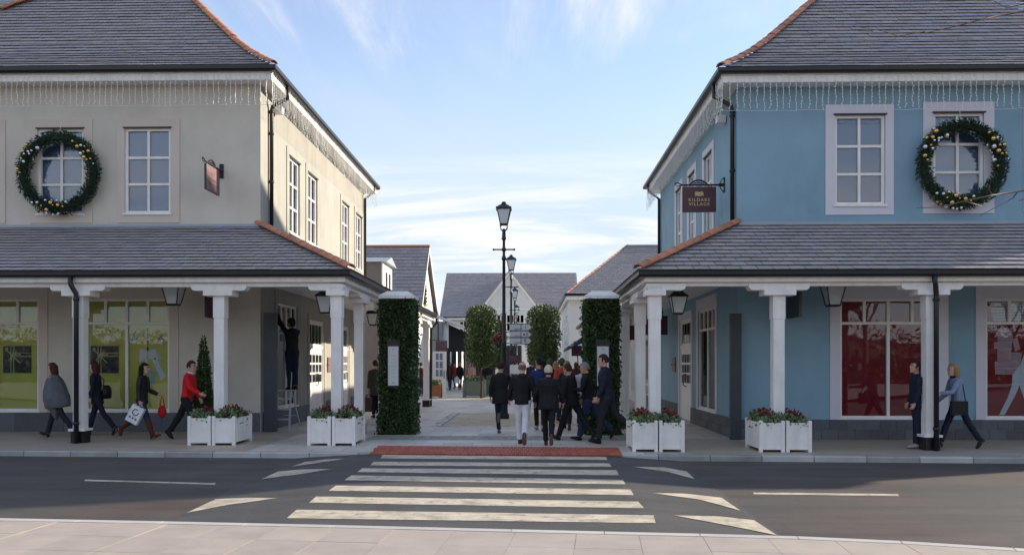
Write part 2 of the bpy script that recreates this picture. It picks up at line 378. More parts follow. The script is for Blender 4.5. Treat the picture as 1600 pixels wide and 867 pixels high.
# raised crossing table with planed ramps
ZT = -.012
def ramp(sx, pa, pb):
    A, B = gp(*pa, ZR+.004), gp(*pb, ZR+.004); d = (B-A).normalized(); n = V((-d.y, d.x, 0))*sx; n = n if n.x*sx < 0 else -n
    wdt = 1.35; return A, B, n, (ZT-ZR-.004)/wdt, wdt
RL = ramp(-1, (455,719), (255,818)); RR = ramp(1, (1062,721), (1222,838))
def rz_(p, rm): A, B, n, s, wd = rm; return A.z+max(0, min(wd, (p-A).dot(n)))*s
tb = MB()
def rpt(rm, t, k): A, B, n, s, wd = rm; p = A+(B-A)*t+n*k*wd; p.z = A.z+k*wd*s; return p
q = [rpt(RL,-.06,0), rpt(RL,-.06,1), rpt(RR,-.06,1), rpt(RR,-.06,0)]; q2 = [rpt(RL,1.15,0), rpt(RL,1.15,1), rpt(RR,1.15,1), rpt(RR,1.15,0)]
tb.add(q+q2, [(0,1,5,4),(1,2,6,5),(2,3,7,6)])
tb.build('crossing_table', 'asphalt_table', kind='structure')
def mark(name, px, rm=None, mat='road_white', z=None, thick=.004):
    pts = []
    for x, y in px:
        if rm is None: p = gp(x, y, z+thick)
        else:
            A, B, n, s, wd = rm; nn = V((-n.x*s, -n.y*s, 1)); d = ray(x, y); t = (A+V((0,0,thick))-CP).dot(nn)/d.dot(nn); p = CP+d*t
            if (p-A).dot(n) > wd: p = gp(x, y, ZT+thick)
        pts.append(p)
    m = MB(); m.add(pts, [tuple(range(len(pts)))])
    return m.build(name, mat)
ST = [((597.8,710.3),(594.7,715.6),(946.9,713.4),(949,718)), ((583.8,720.8),(578,726.5),(952,723.4),(955.6,729)), ((566,731),(558.4,737),(963,734),(967.4,742)),
      ((549,742),(538,749.7),(973,749),(977.5,756)), ((524.7,758),(513.7,766),(985,764),(990.6,773)), ((494,775),(483,784.7),(997,783),(1006.8,793.4)), ((463.4,795.6),(448,808.8),(1021,804.4),(1024.7,816.6))]
ordn = ['farthest zebra stripe, beside the red tactile brick strip', 'second zebra stripe counted from the red brick strip', 'third zebra stripe counted from the red brick strip', 'middle stripe of the seven cream zebra stripes',
        'third zebra stripe counted from the near pavement', 'second zebra stripe counted from the near pavement', 'widest zebra stripe, nearest to the pink near pavement']
for (a, c, d, e), lb in zip(ST, ordn): tag(mark('zebra_stripe', [c, e, d, a], z=ZT), lb, 'road marking', 'zebra crossing stripes')
TR = [(RL, [(455.6,728.4),(500,722),(540,716),(511,717),(477.6,721)], 'thin ramp arrow left of the crossing beside the far kerb'),
      (RL, [(408,748),(472.5,739.6),(518,732),(470,733),(435,736)], 'ramp arrow left of the crossing between two other arrows'),
      (RL, [(291,800.6),(354,788.5),(433.7,777.4),(385,777),(337.5,779)], 'broad ramp arrow left of the crossing nearest the near pavement'),
      (RR, [(1085.5,748),(1073,736),(1037.5,729.7),(989,728.6),(1045,737)], 'ramp arrow right of the crossing beside the far kerb'),
      (RR, [(1156.7,796.9),(1127.5,777),(1071,770.6),(1018.7,769.5),(1094,780)], 'ramp arrow right of the crossing between two other arrows'),
      (RR, [(1214,835.5),(1178,812),(1124,806),(1052.5,804.4),(1142.5,821)], 'greyish ramp arrow right of the crossing touching the near kerb')]
for rm, px, lb in TR: tag(mark('ramp_arrow', px, rm, thick=.006), lb, 'road marking', 'curved triangular ramp markings')
tag(mark('lane_line', [(131.6,750.9),(336,756.6),(337,754.4),(133,748.6)], z=ZR), 'thin cream centre line on the road left of the crossing', 'road marking', 'road centre line dashes')
tag(mark('lane_line', [(1178,771.5),(1405,774.4),(1403,771.2),(1177,768.6)], z=ZR), 'thin cream centre line on the road right of the crossing', 'road marking', 'road centre line dashes')
# far kerb stones
kx0, kx1 = gp(572, 706).x, gp(990, 712).x
x = -16.0; ks = []
while x < 13:
    L_ = .915
    low = kx0-.3 < x+.45 < kx1
    if not low or True:
        m = MB(); top = .004 if not low else .002; bot = ZR-.05
        p0 = V((x+.005, kfar(x+.005), 0)); p1 = V((x+L_-.01, kfar(x+L_-.01), 0)); n = knorm*.16
        a = [p0, p1, p1+n, p0+n]; ch = knorm*.018
        m.add([(p.x,p.y,bot) for p in a]+[(p.x,p.y,top-.02) for p in a[:2]]+[((p+ch).x,(p+ch).y,top) for p in a[:2]]+[(p.x,p.y,top) for p in a[2:]],
              [(0,1,5,4),(4,5,7,6),(6,7,8,9),(1,2,8,7,5),(0,4,6,9,3)])
        m.build('kerb_stone', 'kerb', plaza)
    x += L_
# red tactile bricks, cobble band, tan carpet of setts, flagstones of the entry
def strip(px0, px1, z): return at, None
ra, rb = gp(588, 696.5), gp(966, 699.5); rc, rd = gp(577, 709), gp(973, 711.5)
m = MB(); NX = 62; NY = 4
for j in range(NY):
    for i in range(NX):
        def P_(a, c): return (rd*a+rc*(1-a))*(1-c)+(rb*a+ra*(1-a))*c
        s0 = (i+.04+(.5 if j%2 else 0))/NX; s1 = min(1, (i+.96+(.5 if j%2 else 0))/NX)
        if s0 >= 1: continue
        qs = [P_(s0,(j+.05)/NY), P_(s1,(j+.05)/NY), P_(s1,(j+.95)/NY), P_(s0,(j+.95)/NY)]; zt = .012+random.uniform(-.002,.002)
        m.add([(p.x,p.y,zt) for p in qs]+[(p.x,p.y,-.01) for p in qs], [(0,1,2,3),(0,4,5,1),(1,5,6,2),(2,6,7,3),(3,7,4,0)])
m.build('tactile_brick', 'red_brick', plaza, kind='stuff')
fl = []
for i in range(7):
    j = random.Random(i+40); q = MB(); zt = [.006+j.uniform(-.0015,.0015) for _ in range(4)]
    q.add([(.003,.003,zt[0]),(.597,.003,zt[1]),(.597,.597,zt[2]),(.003,.597,zt[3]),(.003,.003,-.02),(.597,.003,-.02),(.597,.597,-.02),(.003,.597,-.02)], [(0,1,2,3),(0,4,5,1),(1,5,6,2),(2,6,7,3),(3,7,4,0)])
    me = q.mesh('paving_slab'); me.materials.append(MATS['flag']); fl.append(me)
cob0, cob1 = gp(700, 687.5).y, gp(700, 681).y; t0, t1 = gp(800, 665.5), gp(800, 646)
tx0, tx1 = gp(699, 660).x, gp(905, 660).x
Y = cob1+.01
for r in range(26):
    for c in range(10):
        X = -3.62+c*.6; Yr = Y+r*.6
        if t0.y-.35 < Yr < t1.y-.3 and tx0-.35 < X < tx1-.2: continue
        link('paving_slab', random.choice(fl), plaza, Matrix.Translation((X, Yr, 0)))
Y = cob0-.61
for c in range(10): link('paving_slab', random.choice(fl), plaza, Matrix.Translation((-3.62+c*.6+.2, Y, 0)))
def setts(name, x0, x1, y0, y1, sx, sy, mat, z=.005):
    m = MB(); y = y0; r = 0
    while y < y1-.01:
        x = x0-(r%2)*sx/2
        while x < x1:
            a, c = max(x+.005, x0), min(x+sx-.005, x1); zt = z+random.uniform(-.002,.003)
            if c-a > .02: m.add([(a,y+.005,zt),(c,y+.005,zt),(c,y+sy-.005,zt),(a,y+sy-.005,zt),(a,y+.005,-.01),(c,y+.005,-.01)], [(0,1,2,3),(0,4,5,1)])
            x += sx
        y += sy; r += 1
    return m.build(name, mat, plaza, kind='stuff')
setts('sett', -3.6, 2.6, cob0, cob1, .11, .1, 'cobble')
setts('border_sett', tx0-.3, tx1+.3, t0.y-.25, t0.y, .2, .1, 'cobble'); setts('border_sett', tx0-.3, tx0, t0.y, t1.y+.2, .1, .1, 'cobble')
setts('tan_paver', tx0, tx1, t0.y, t1.y+.2, .3, .2, 'flag_tan')
# porch floors, darker paving beside the shops
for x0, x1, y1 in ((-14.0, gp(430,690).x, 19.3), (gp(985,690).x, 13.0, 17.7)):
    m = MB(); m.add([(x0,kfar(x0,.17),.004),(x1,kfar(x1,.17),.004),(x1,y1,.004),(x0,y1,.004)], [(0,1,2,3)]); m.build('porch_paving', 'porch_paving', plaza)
# near pavement: kerb stones along a shallow curve and 0.6 m slabs
m = MB(); m.add([(p.x,p.y-.02,-.0028) for p in near]+[(40,-30,-.0028),(-60,-30,-.0028)], [tuple(range(len(near)-1,-1,-1))+(len(near)+1,len(near))][:1] and [tuple(range(len(near)))+(len(near),len(near)+1)])
npave = m.build('pavement', 'flag_pink_base', kind='structure')
def along(k0, k1, o0, o1, zt, name, mat, nseg=1):
    pass
cum = [0]
for a, c in zip(near, near[1:]): cum.append(cum[-1]+(c-a).length)
def npt(s):
    for i in range(len(cum)-1):
        if s <= cum[i+1]: t = (s-cum[i])/(cum[i+1]-cum[i]); return near[i]+(near[i+1]-near[i])*t, (near[i+1]-near[i]).normalized()
    return near[-1], (near[-1]-near[-2]).normalized()
s = 6.0
while s < cum[-1]-.9:
    p0, dd = npt(s+.004); p1, de = npt(s+.91); n0 = V((dd.y,-dd.x,0)); n1 = V((de.y,-de.x,0)); mm = MB()
    a = [p0, p1, p1+n1*.12, p0+n0*.12]
    mm.add([(p.x,p.y,.004) for p in a]+[(p.x,p.y,ZR-.05) for p in a], [(0,1,2,3),(0,4,5,1),(1,5,6,2),(2,6,7,3),(3,7,4,0)])
    mm.build('kerb_stone', 'kerb_pale', npave); s += .915
rot = math.atan2(near[5].y-near[2].y, near[5].x-near[2].x); ca, sa = math.cos(rot), math.sin(rot)
org = near[4]; 
halfs = []
for a, c in zip(near, near[1:]):
    d = (c-a).normalized(); n = V((-d.y, d.x, 0)); q = a-n*.125; halfs.append((n.x, n.y, n.x*q.x+n.y*q.y))
for r in range(6):
    for c in range(-13, 12):
        uu, vv = c*.6+(.0 if r%1 == 0 else .3), -.13-(r+1)*.6
        poly = [(uu+.002,vv+.002),(uu+.598,vv+.002),(uu+.598,vv+.598),(uu+.002,vv+.598)]
        if r == 0: poly[2] = (uu+.597, vv+1.1); poly[3] = (uu+.003, vv+1.1)
        poly = [(org.x+x*ca-y*sa, org.y+x*sa+y*ca) for x, y in poly]
        for h in halfs: poly = clip(poly, *h) if len(poly) > 2 else []
        if len(poly) < 3 or area(poly) < .01: continue
        if not any(-120 < proj((x, y, 0))[0] < 1720 for x, y in poly): continue
        zt = random.uniform(-.0015,.0015); n = len(poly); q = MB()
        q.add([(x,y,zt) for x,y in poly]+[(x,y,-.03) for x,y in poly], [tuple(range(n))]+[(i,n+i,n+(i+1)%n,(i+1)%n) for i in range(n)])
        q.build('paving_slab', 'flag_pink', npave)

# ------------------------------------------------------------------ the two shop buildings at the street corners
def hip_tile():
    b = MB(); n = 8; rings = []
    for yy, rr in ((0,.114),(.03,.116),(.36,.108)):
        rings.append([V((rr*math.cos(math.pi*k/n), yy, rr*.75*math.sin(math.pi*k/n))) for k in range(n+1)]+[V(((rr-.02)*math.cos(math.pi*k/n), yy, (rr-.02)*.75*math.sin(math.pi*k/n)-.002)) for k in range(n,-1,-1)])
    b.rings(rings); me = b.mesh('hip_tile'); me.materials.append(MATS['terracotta']); me.polygons.foreach_set('use_smooth', [True]*len(me.polygons)); return me
HT = hip_tile()
def lay_tiles(path, parent, step=.31, lift=.03, sc=1):
    pts = [V(p) for p in path]; cum = [0]
    for a, c in zip(pts, pts[1:]): cum.append(cum[-1]+(c-a).length)
    s = 0
    while s < cum[-1]-.1:
        for i in range(len(cum)-1):
            if s <= cum[i+1]: break
        d = (pts[i+1]-pts[i]).normalized(); p = pts[i]+d*(s-cum[i]); x = d.cross(V((0,0,1))).normalized(); z = x.cross(d)
        m = Matrix((x, d, z)).transposed().to_4x4(); m.translation = p+z*(lift+random.uniform(-.004,.006)); m = m @ Matrix.Rotation(R(-1.2), 4, 'X') @ Matrix.Diagonal((sc,1,sc,1))
        link('hip_tile', HT, parent, m); s += step
def sheet_wall(b, P, u0, u1, z0, z1, ops, d=.14):
    us = sorted({u0, u1, *[o[0] for o in ops], *[o[1] for o in ops]}); zs = sorted({z0, z1, *[o[2] for o in ops], *[o[3] for o in ops]})
    for a, c in zip(us, us[1:]):
        for e, f in zip(zs, zs[1:]):
            mu, mz = (a+c)/2, (e+f)/2
            if any(o[0] < mu < o[1] and o[2] < mz < o[3] for o in ops): continue
            b.add([P(a,0,e), P(c,0,e), P(c,0,f), P(a,0,f)], [(0,1,2,3)])
    for a, c, e, f in ops:
        for q in ([(a,e),(a,f)], [(c,e),(c,f)], [(a,e),(c,e)], [(a,f),(c,f)]):
            (x0,y0),(x1,y1) = q; b.add([P(x0,0,y0), P(x1,0,y1), P(x1,d,y1), P(x0,d,y0)], [(0,1,2,3)])
def sash(P, o, root, trim=None, tw=.16, cols=2, rows=3, glass='glass_up', head=True, sill=True, tmat='white_paint', bw=.065, name='window'):
    a, c, e, f = o; m = MB(); k = bw
    for q in ((a,a+k,e,f),(c-k,c,e,f),(a+k,c-k,e,e+k),(a+k,c-k,f-k,f)): m.pbox(P, q[0],q[1],.03,.10,q[2],q[3])
    cu = [a+k+(c-a-2*k)*i/cols for i in range(cols+1)]; ru = [e+k+(f-e-2*k)*i/rows for i in range(rows+1)]
    for u in cu[1:-1]: m.pbox(P, u-.028,u+.028,.035,.095,e+k,f-k)
    for z in ru[1:-1]:
        for i in range(cols): m.pbox(P, cu[i]+(.028 if i else 0),cu[i+1]-(.028 if i < cols-1 else 0),.037,.093,z-.028,z+.028)
    wd = m.build(name, 'white_paint', root)
    for i in range(cols):
        for j in range(rows):
            g = MB(); g.pbox(P, cu[i]+.02,cu[i+1]-.02,.066,.072,ru[j]+.02,ru[j+1]-.02); g.build('pane', glass, wd)
    bl = MB(); bl.pbox(P, a-.02,c+.02,.145,.16,e-.02,f+.02); bl.build('sky_tone_backing', 'sky_tone_backing', wd)
    if head: h = MB(); h.pbox(P, a-.03,c+.03,-.05,.03,f-.005,f+.022); h.build('drip_flashing', 'black_metal', wd)
    if sill: h = MB(); h.pbox(P, a-.03,c+.03,-.06,.05,e-.045,e+.002); h.build('sill', 'white_paint', wd)
    if trim:
        (ta, tc, te, tf), tm = trim; h = MB()
        for q in ((ta,a,te,tf),(c,tc,te,tf),(a,c,te,e-.046),(a,c,f+.023,tf)): h.pbox(P, q[0],q[1],-.022,-.002,q[2],q[3])
        h.build('window_surround', tm, wd)
    return wd
def shopfront(P, o, root, ztr, back, cols=2, ups=4, trim=None, tmat=None, depth=.106, name='shop_window'):
    a, c, e, f = o; m = MB(); k = .055; W = .06
    for q in ((a,a+k,e,f),(c-k,c,e,f),(a+k,c-k,e,e+k),(a+k,c-k,f-k,f),(a+k,c-k,ztr-k/2,ztr+k/2)): m.pbox(P, q[0],q[1],.02,.10,q[2],q[3])
    cu = [a+k/2+(c-a-k)*i/cols for i in range(cols+1)]; uu = [a+k/2+(c-a-k)*i/ups for i in range(ups+1)]
    for u in cu[1:-1]: m.pbox(P, u-.03,u+.03,.024,.096,e+k,ztr-k/2)
    for u in uu[1:-1]: m.pbox(P, u-.03,u+.03,.024,.096,ztr+k/2,f-k)
    s = MB(); s.pbox(P, a-.04,c+.04,-.05,.02,e-.05,e+.003)
    wd = m.build(name, 'white_paint', root); s.build('sill', 'white_paint', wd)
    for i in range(cols): g = MB(); g.pbox(P, cu[i]+.02,cu[i+1]-.02,.060,.066,e+.03,ztr-.02); g.build('pane', 'glass_shop', wd)
    for i in range(ups): g = MB(); g.pbox(P, uu[i]+.02,uu[i+1]-.02,.060,.066,ztr+.02,f-.03); g.build('top_light', 'glass_shop', wd)
    g = MB(); g.pbox(P, a-.1,c+.1,depth,depth+.03,e-.02,f+.02); g.build('display_backdrop', back, wd)
    if trim:
        ta, tc, te, tf = trim; h = MB()
        for q in ((ta,a,te,tf),(c,tc,te,tf),(a,c,f,tf)): h.pbox(P, q[0],q[1],-.022,-.002,q[2],q[3])
        h.build('window_surround', tmat, wd)
    return wd
def door(P, o, root, ztop, trim, tmat):
    a, c, e, f = o; m = MB(); k = .07
    for q in ((a,a+k,e,f),(c-k,c,e,f),(a+k,c-k,f-k,f),(a+k,c-k,ztop-.04,ztop+.04)): m.pbox(P, q[0],q[1],.01,.10,q[2],q[3])
    m.pbox(P, a+k,c-k,.045,.085,e,ztop-.04); m.pbox(P, a+k,c-k,.06,.085,ztop+.04,f-k)
    d = m.build('door', 'white_paint', root)
    n = 4; uu = [a+k+.03+(c-a-2*k-.06)*i/n for i in range(n+1)]
    for i in range(n): g = MB(); g.pbox(P, uu[i]+.035,uu[i+1]-.035,.050,.057,ztop+.10,f-k-.06); g.build('pane', 'glass_dark', d)
    zz = [e+1.05+(ztop-e-1.25)*j/3 for j in range(4)]
    for i in range(n):
        for j in range(3): g = MB(); g.pbox(P, uu[i]+.035,uu[i+1]-.035,.038,.044,zz[j]+.03,zz[j+1]-.03); g.build('pane', 'glass_dark', d)
    g = MB(); g.pbox(P, a+k+.12,c-k-.12,.036,.044,e+.18,e+.85); g.build('door_panel', 'white_paint', d)
    g = MB(); u = (a+c)/2+.05; g.tube([P(u,.04,e+.98), P(u,-.05,e+1.0), P(u,-.05,e+1.32), P(u,.04,e+1.34)], .016, 6); g.build('handle', 'black_metal', d)
    if trim:
        ta, tc, tf = trim; h = MB()
        for q in ((ta,a,e,tf),(c,tc,e,tf),(a,c,f,tf)): h.pbox(P, q[0],q[1],-.022,-.002,q[2],q[3])
        h.build('door_surround', tmat, d)
    return d
m_ = M('glass_dark', (.02, .022, .026), .08, .2, 2, spec=.9)
PROF = [(0,0),(.4,.28),(.85,.62),(1.35,1.07),(2.0,1.72),(4.6,4.35)]
def corner_building(B):
    s = B['s']; Yw = B['Yw']; root = thing(B['name'], B['label'], 'shop building', (0,0,0))
    Xc = at(B['corner'], HORIZ, Yw).x; root.location = (Xc, Yw, 0)
    PF = lambda u, d, z: V((Xc+s*u, Yw+d, z))
    PS = lambda u, d, z: V((Xc+s*d, Yw+u, z))
    U = lambda x: s*(at(x, HORIZ, Yw).x-Xc)
    Z = lambda x, y, Y=None: at(x, y, Y or Yw).z
    US = lambda x: atx(x, HORIZ, Xc).y-Yw
    ZS = lambda x, y: atx(x, y, Xc).z
    B.update(PF=PF, PS=PS, U=U, US=US, Z=Z, ZS=ZS, Xc=Xc, root=root)
    um, bm = B['umax'], B['bmax']; o = .46
    xe = B['eave_x']; zg = Z(xe, B['gut'][0], Yw-.54); zgb = Z(xe, B['gut'][1], Yw-.5); zfb = Z(xe, B['fas'], Yw-.4); zs = zfb+.03
    fy, fz0 = B['front_px'], 0
    # openings
    ow = [(U(a), U(c), Z(300, f), Z(300, e)) for a, e, c, f in B['win']]; ow = [(min(a,c),max(a,c),e,f) for a,c,e,f in ow]
    osd = [(US(a), US(c), *B['side_wz']) for a, c in B['side_win']]; osd = [(min(a,c),max(a,c),e,f) for a,c,e,f in osd]
    B['ow'] = ow
    sh = [(min(U(a),U(c)), max(U(a),U(c)), B['shop_z'][0], B['shop_z'][1]) for a, c in B['shop']]
    sw = [(min(US(a),US(c)), max(US(a),US(c)), B['shop_z'][0], B['shop_z'][1]) for a, c in B['side_shop']]
    dr = [(min(US(a),US(c)), max(US(a),US(c)), .01, 2.95) for a, c in B['side_door']]
    m = MB(); sheet_wall(m, PF, 0, um, -.05, zs, ow+sh); m.build('front_wall', B['wall'], root)
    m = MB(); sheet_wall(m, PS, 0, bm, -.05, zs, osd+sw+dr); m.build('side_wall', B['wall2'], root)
    m = MB(); m.pbox(PF, um-.01,um,.0,bm,-.05,zs); m.pbox(PF, 0.01,um-.01,bm-.01,bm,-.05,zs); m.pbox(PF,.01,um-.011,.6,bm-.02,3.75,3.8); m.build('rear_wall', B['wall'], root)
    for i, op in enumerate(ow):
        a, e, c, f = B['trim'][i]; t = (min(U(a),U(c)), max(U(a),U(c)), Z(300,f), Z(300,e)); sash(PF, op, root, (t, B['tmat']))
    for op in osd: sash(PS, op, root, ((op[0]-.22, op[1]+.22, op[2]-.2, op[3]+.22), B['tmat_side']))
    B['shops'] = []
    for op in sh: B['shops'].append((op, shopfront(PF, op, root, B['shop_tr'], B['back'], trim=(op[0]-B['tw'], op[1]+B['tw'], op[2]-.06, op[3]+.30), tmat=B['tmat'])))
    for op in sw: B['shops'].append((op, shopfront(PS, op, root, B['shop_tr'], B['back_side'], cols=2, ups=4, trim=(op[0]-.2, op[1]+.2, op[2]-.06, op[3]+.3), tmat=B['tmat_side'])))
    for op in dr: door(PS, op, root, 2.15, (op[0]-.16, op[1]+.16, op[3]+.2), B['tmat_side'])
    # plinth courses of stone
    zp = B['plinth']; bw = B['block']; nc = B['courses']
    def course(P, u0, u1, ops):
        bk = MB(); segs = []; u = u0
        for a, c in sorted(ops)+[(u1, u1)]:
            if a > u: segs.append((u, a))
            u = max(u, c)
        for a, c in segs:
            bk.pbox(P, a, c, -.045, -.001, -.05, zp-.004)
            for r in range(nc):
                z0, z1 = (0 if r == 0 else zp*r/nc)+.004, zp*(r+1)/nc-.004; x = a-(r%2)*bw/2
                while x < c:
                    x0, x1 = max(x+.004, a+.001), min(x+bw-.004, c-.001)
                    if x1-x0 > .03:
                        j = MB(); k = random.uniform(-.004,.004); j.pbox(P, x0,x1,-.062+k,-.046,z0,z1); j.build('plinth_block', 'plinth_stone', pl)
                    x += bw
        return bk
    pl = MB(); pl.pbox(PF, -.03, .02, -.03, .02, 0, zp-.01); pl = pl.build('plinth', 'mortar', root)
    course(PF, 0, min(um, 8.5), []).build('plinth_joint', 'mortar', pl)
    course(PS, 0, 13.5, [(d[0]-.16, d[1]+.16) for d in dr]).build('plinth_joint', 'mortar', pl)
    # upper eaves
    if s < 0: path = [(Xc-um, Yw), (Xc, Yw), (Xc, Yw+bm), (Xc-um, Yw+bm)]
    else: path = [(Xc+um, Yw+bm), (Xc, Yw+bm), (Xc, Yw), (Xc+um, Yw)]
    m = MB(); m.sweep(path, [(0,zs),(.365,zs),(.365,zs+.03),(0,zs+.03)]); m.build('soffit', 'soffit', root)
    m = MB(); m.sweep(path, [(.366,zfb),(.40,zfb),(.40,zgb+.05),(.366,zgb+.05)]); m.build('fascia', 'white_paint', root)
    def gutter(mb, path, o0, zt, zb):
        h = zt-zb; mb.sweep(path, [(o0,zt),(o0,zb+.3*h),(o0+.03,zb+.06*h),(o0+.065,zb),(o0+.10,zb+.06*h),(o0+.135,zb+.35*h),(o0+.14,zt),(o0+.125,zt),(o0+.12,zb+.4*h),(o0+.065,zb+.15*h),(o0+.015,zb+.4*h),(o0+.012,zt)])
    m = MB(); gutter(m, path, .402, zg, zgb); m.build('gutter', 'black_metal', root)
    # main roof: bell-cast hip
    rf = MB(); zr = zg+.015; tl = PROF[-1][0]
    def hipped(k0, k1):
        (t0,h0),(t1,h1) = PROF[k0], PROF[k1]; a0, a1 = -o+t0, -o+t1
        c = lambda t: [PF(-o+t,-o+t,0), PF(um+o-t,-o+t,0), PF(um+o-t,bm+o-t,0), PF(-o+t,bm+o-t,0)]
        A, C = c(t0), c(t1)
        for p in A: p.z = zr+h0-.02
        for p in C: p.z = zr+h1-.02
        rf.add(A+C, [(i,(i+1)%4,4+(i+1)%4,4+i) for i in range(4)])
        return A, C
    for k in range(len(PROF)-1): A, C = hipped(k, k+1)
    rf.add(C, [(0,1,2,3)]); roof = rf.build('roof', 'felt_gap_shade', root)
    st = MB(); bud = [B['slates_up']]
    for k in range(len(PROF)-1):
        (t0,h0),(t1,h1) = PROF[k], PROF[k+1]; Ln = math.hypot(t1-t0, h1-h0)
        slate_plane(st, PF(0,-o+t0,zr+h0), PF(1,0,0)-PF(0,0,0), V((0,(t1-t0)/Ln,(h1-h0)/Ln)), [(-o+t0,0),(min(um,9.5),0),(min(um,9.5),Ln),(-o+t1,Ln)], .30, .19, roof, bud)
    hp = [PF(-o+t,-o+t,zr+h) for t, h in PROF]; lay_tiles(hp, roof, .31)
    # second hip that comes in high up at the edge of the picture
    def slope_at(x, y):
        best = None
        for k in range(len(PROF)-1):
            (t0,h0),(t1,h1) = PROF[k], PROF[k+1]; A = PF(0,-o+t0,zr+h0); nn = V((0,-(h1-h0),t1-t0)); d = ray(x, y); t = (A-CP).dot(nn)/d.dot(nn); p = CP+d*t
            if t0-.001 <= p.y-(Yw-o) <= t1+.001: return p+V((0,-.02,.03))
        return None
    hh = [slope_at(x, y) for x, y in B['hip2']]; lay_tiles([p for p in hh if p], roof, .33, .02)
    # porch roof
    Yc, Xp = B['Yc'], at(B['col_corner'], HORIZ, B['Yc']).x; pe = .36
    pb_ = Yw-Yc+pe; pa = s*(Xc-Xp)+pe; ze = Z(B['col_corner'], B['pgut'][0], Yc-.5); zt = Z(B['corner'], B['ptop'])
    zeb = Z(B['col_corner'], B['pgut'][1], Yc-.45)
    rm = MB(); E = [PF(um,-pb_,ze-.01), PF(-pa,-pb_,ze-.01), PF(-pa,bm,ze-.01), PF(um,0,zt-.01), PF(0,0,zt-.01), PF(0,bm,zt-.01)]
    rm.add(E, [(0,1,4,3),(1,2,5,4)]); proof = rm.build('porch_roof', 'felt_gap_shade', root)
    Lf = math.hypot(pb_, zt-ze); bud2 = [B['slates_porch']]
    slate_plane(st, PF(0,-pb_,ze), PF(1,0,0)-PF(0,0,0), V((0,pb_/Lf,(zt-ze)/Lf)), [(-pa,0),(min(um,8.8),0),(min(um,8.8),Lf),(0,Lf)], .30, .22, proof, bud2)
    Ls = math.hypot(pa, zt-ze)
    slate_plane(st, PS(0,-pa,ze), V((0,1,0)), (PS(0,0,zt)-PS(0,-pa,ze))/Ls, [(-pb_,0),(min(bm,14),0),(min(bm,14),Ls),(0,Ls)], .30, .22)
    st.build('slate_course', 'slate', roof, fix=False, kind='stuff')
    lay_tiles([PF(-pa,-pb_,ze+.02), PF(0,0,zt+.03)], proof, .31)
    lf = MB(); lf.pbox(PF, 0, um, -.10, .0-.003, zt-.02, zt+.045); lf.build('lead_flashing', 'lead', proof)
    cx = Xp
    if s < 0: pp = [(Xc-um, Yc), (cx, Yc), (cx, Yw+bm)]
    else: pp = [(cx, Yw+bm), (cx, Yc), (Xc+um, Yc)]
    zf = Z(B['col_corner'], B['pfas'], Yc-.2); zbm = Z(B['col_corner'], B['pbeam'], Yc-.1)
    m = MB(); m.sweep(pp, [(.092,zf-.012),(.17,zf-.012),(.17,zf),(.21,zf),(.21,zeb+.05),(.092,zeb+.05)]); m.build('porch_fascia', 'white_paint', root)
    m = MB(); m.sweep(pp, [(-.09,zbm),(.09,zbm),(.09,zf-.013),(.09,zf+.25),(-.09,zf+.25)]); m.build('porch_beam', 'white_paint', root)
    m = MB(); gutter(m, pp, .212, ze+.01, zeb); m.build('porch_gutter', 'black_metal', root)
    m = MB(); z_ = zf+.26; m.add([PF(um,-pb_+.6,z_), PF(-pa+.6,-pb_+.6,z_), PF(0,0,z_), PF(um,0,z_), PF(-pa+.6,bm,z_), PF(0,bm,z_)], [(0,1,2,3),(1,4,5,2)]); m.build('porch_ceiling', B['ceil'], root)
    B.update(zg=zg, zgb=zgb, zfb=zfb, path=path, Xp=Xp, zf=zf, zbm=zbm, ze=ze, zt=zt, pp=pp, pa=pa)
    m = MB(); m.pbox(PF, um-.25, um-.02, -pb_+.45, -.002, 0, zf+.2); m.build('porch_sun_block', B['wall'], root)  # added wall out of view, blocks sun passing under the open porch end
    # columns
    zc, zk = Z(B['col_corner'], 462.5, Yc), Z(B['col_corner'], 454.5, Yc)
    def column(X, Y, ax, corner=False, vis=True):
        c = MB(); h = .105
        c.box(X-h,X+h,Y-h,Y+h,.30,zc-.45); c.box(X-h-.012,X+h+.012,Y-h-.012,Y+h+.012,zc-.45,zc)
        c.box(X-.30 if ax == 'x' and not corner else X-.19, X+.30 if ax == 'x' and not corner else X+.19, Y-.30 if ax == 'y' and not corner else Y-.19, Y+.30 if ax == 'y' and not corner else Y+.19, zc, zk)
        c.box(X-.17,X+.17,Y-.17,Y+.17,.255,.30)
        col = c.build('column', 'white_paint', root)
        k = MB(); t = .125
        def arm(axis, l0, l1):
            pr = []
            for sg, l in ((-1, l0), (1, l1)):
                e = [(l, zbm+.05), (l, zk+.07), (l-.02, zk+.03), (l-.06, zk+.003)]; e = [(sg*a, z) for a, z in e]
                pr += e if sg < 0 else e[::-1]
            pts = [((X+a, Y-t, z) if axis == 'x' else (X-t, Y+a, z)) for a, z in pr]; k.prism(pts, (0,2*t,0) if axis == 'x' else (2*t,0,0))
        if corner:
            arm('x', .125 if s < 0 else .125, .125); k = MB()
            arm('x', .58 if s < 0 else .155, .155 if s < 0 else .58)
            t = .122; arm('y', .152, .58)
        else: arm(ax, .58, .58)
        k.build('column_bracket', 'white_paint', col)
        bb = MB(); bb.box(X-.135,X+.135,Y-.135,Y+.135,0,.255); bb.build('column_base', 'black_metal', col)
    for x in B['cols']: column(at(x, HORIZ, Yc).x, Yc, 'x')
    column(Xp, Yc, 'x', True)
    for Y in B['side_cols']: column(Xp, Y, 'y')
    # rainwater pipes
    def pipe(pts, r=.045, clips=()):
        m = MB(); m.tube(pts, r, 8)
        for c in clips: m.lathe([(r+.012,-.03),(r+.014,0),(r+.012,.03)], c, 8); 
        m.build('downpipe', 'black_metal', root, True)
    b_ = US(B['pipe'][0]) if 'pipe_b' not in B else B['pipe_b']
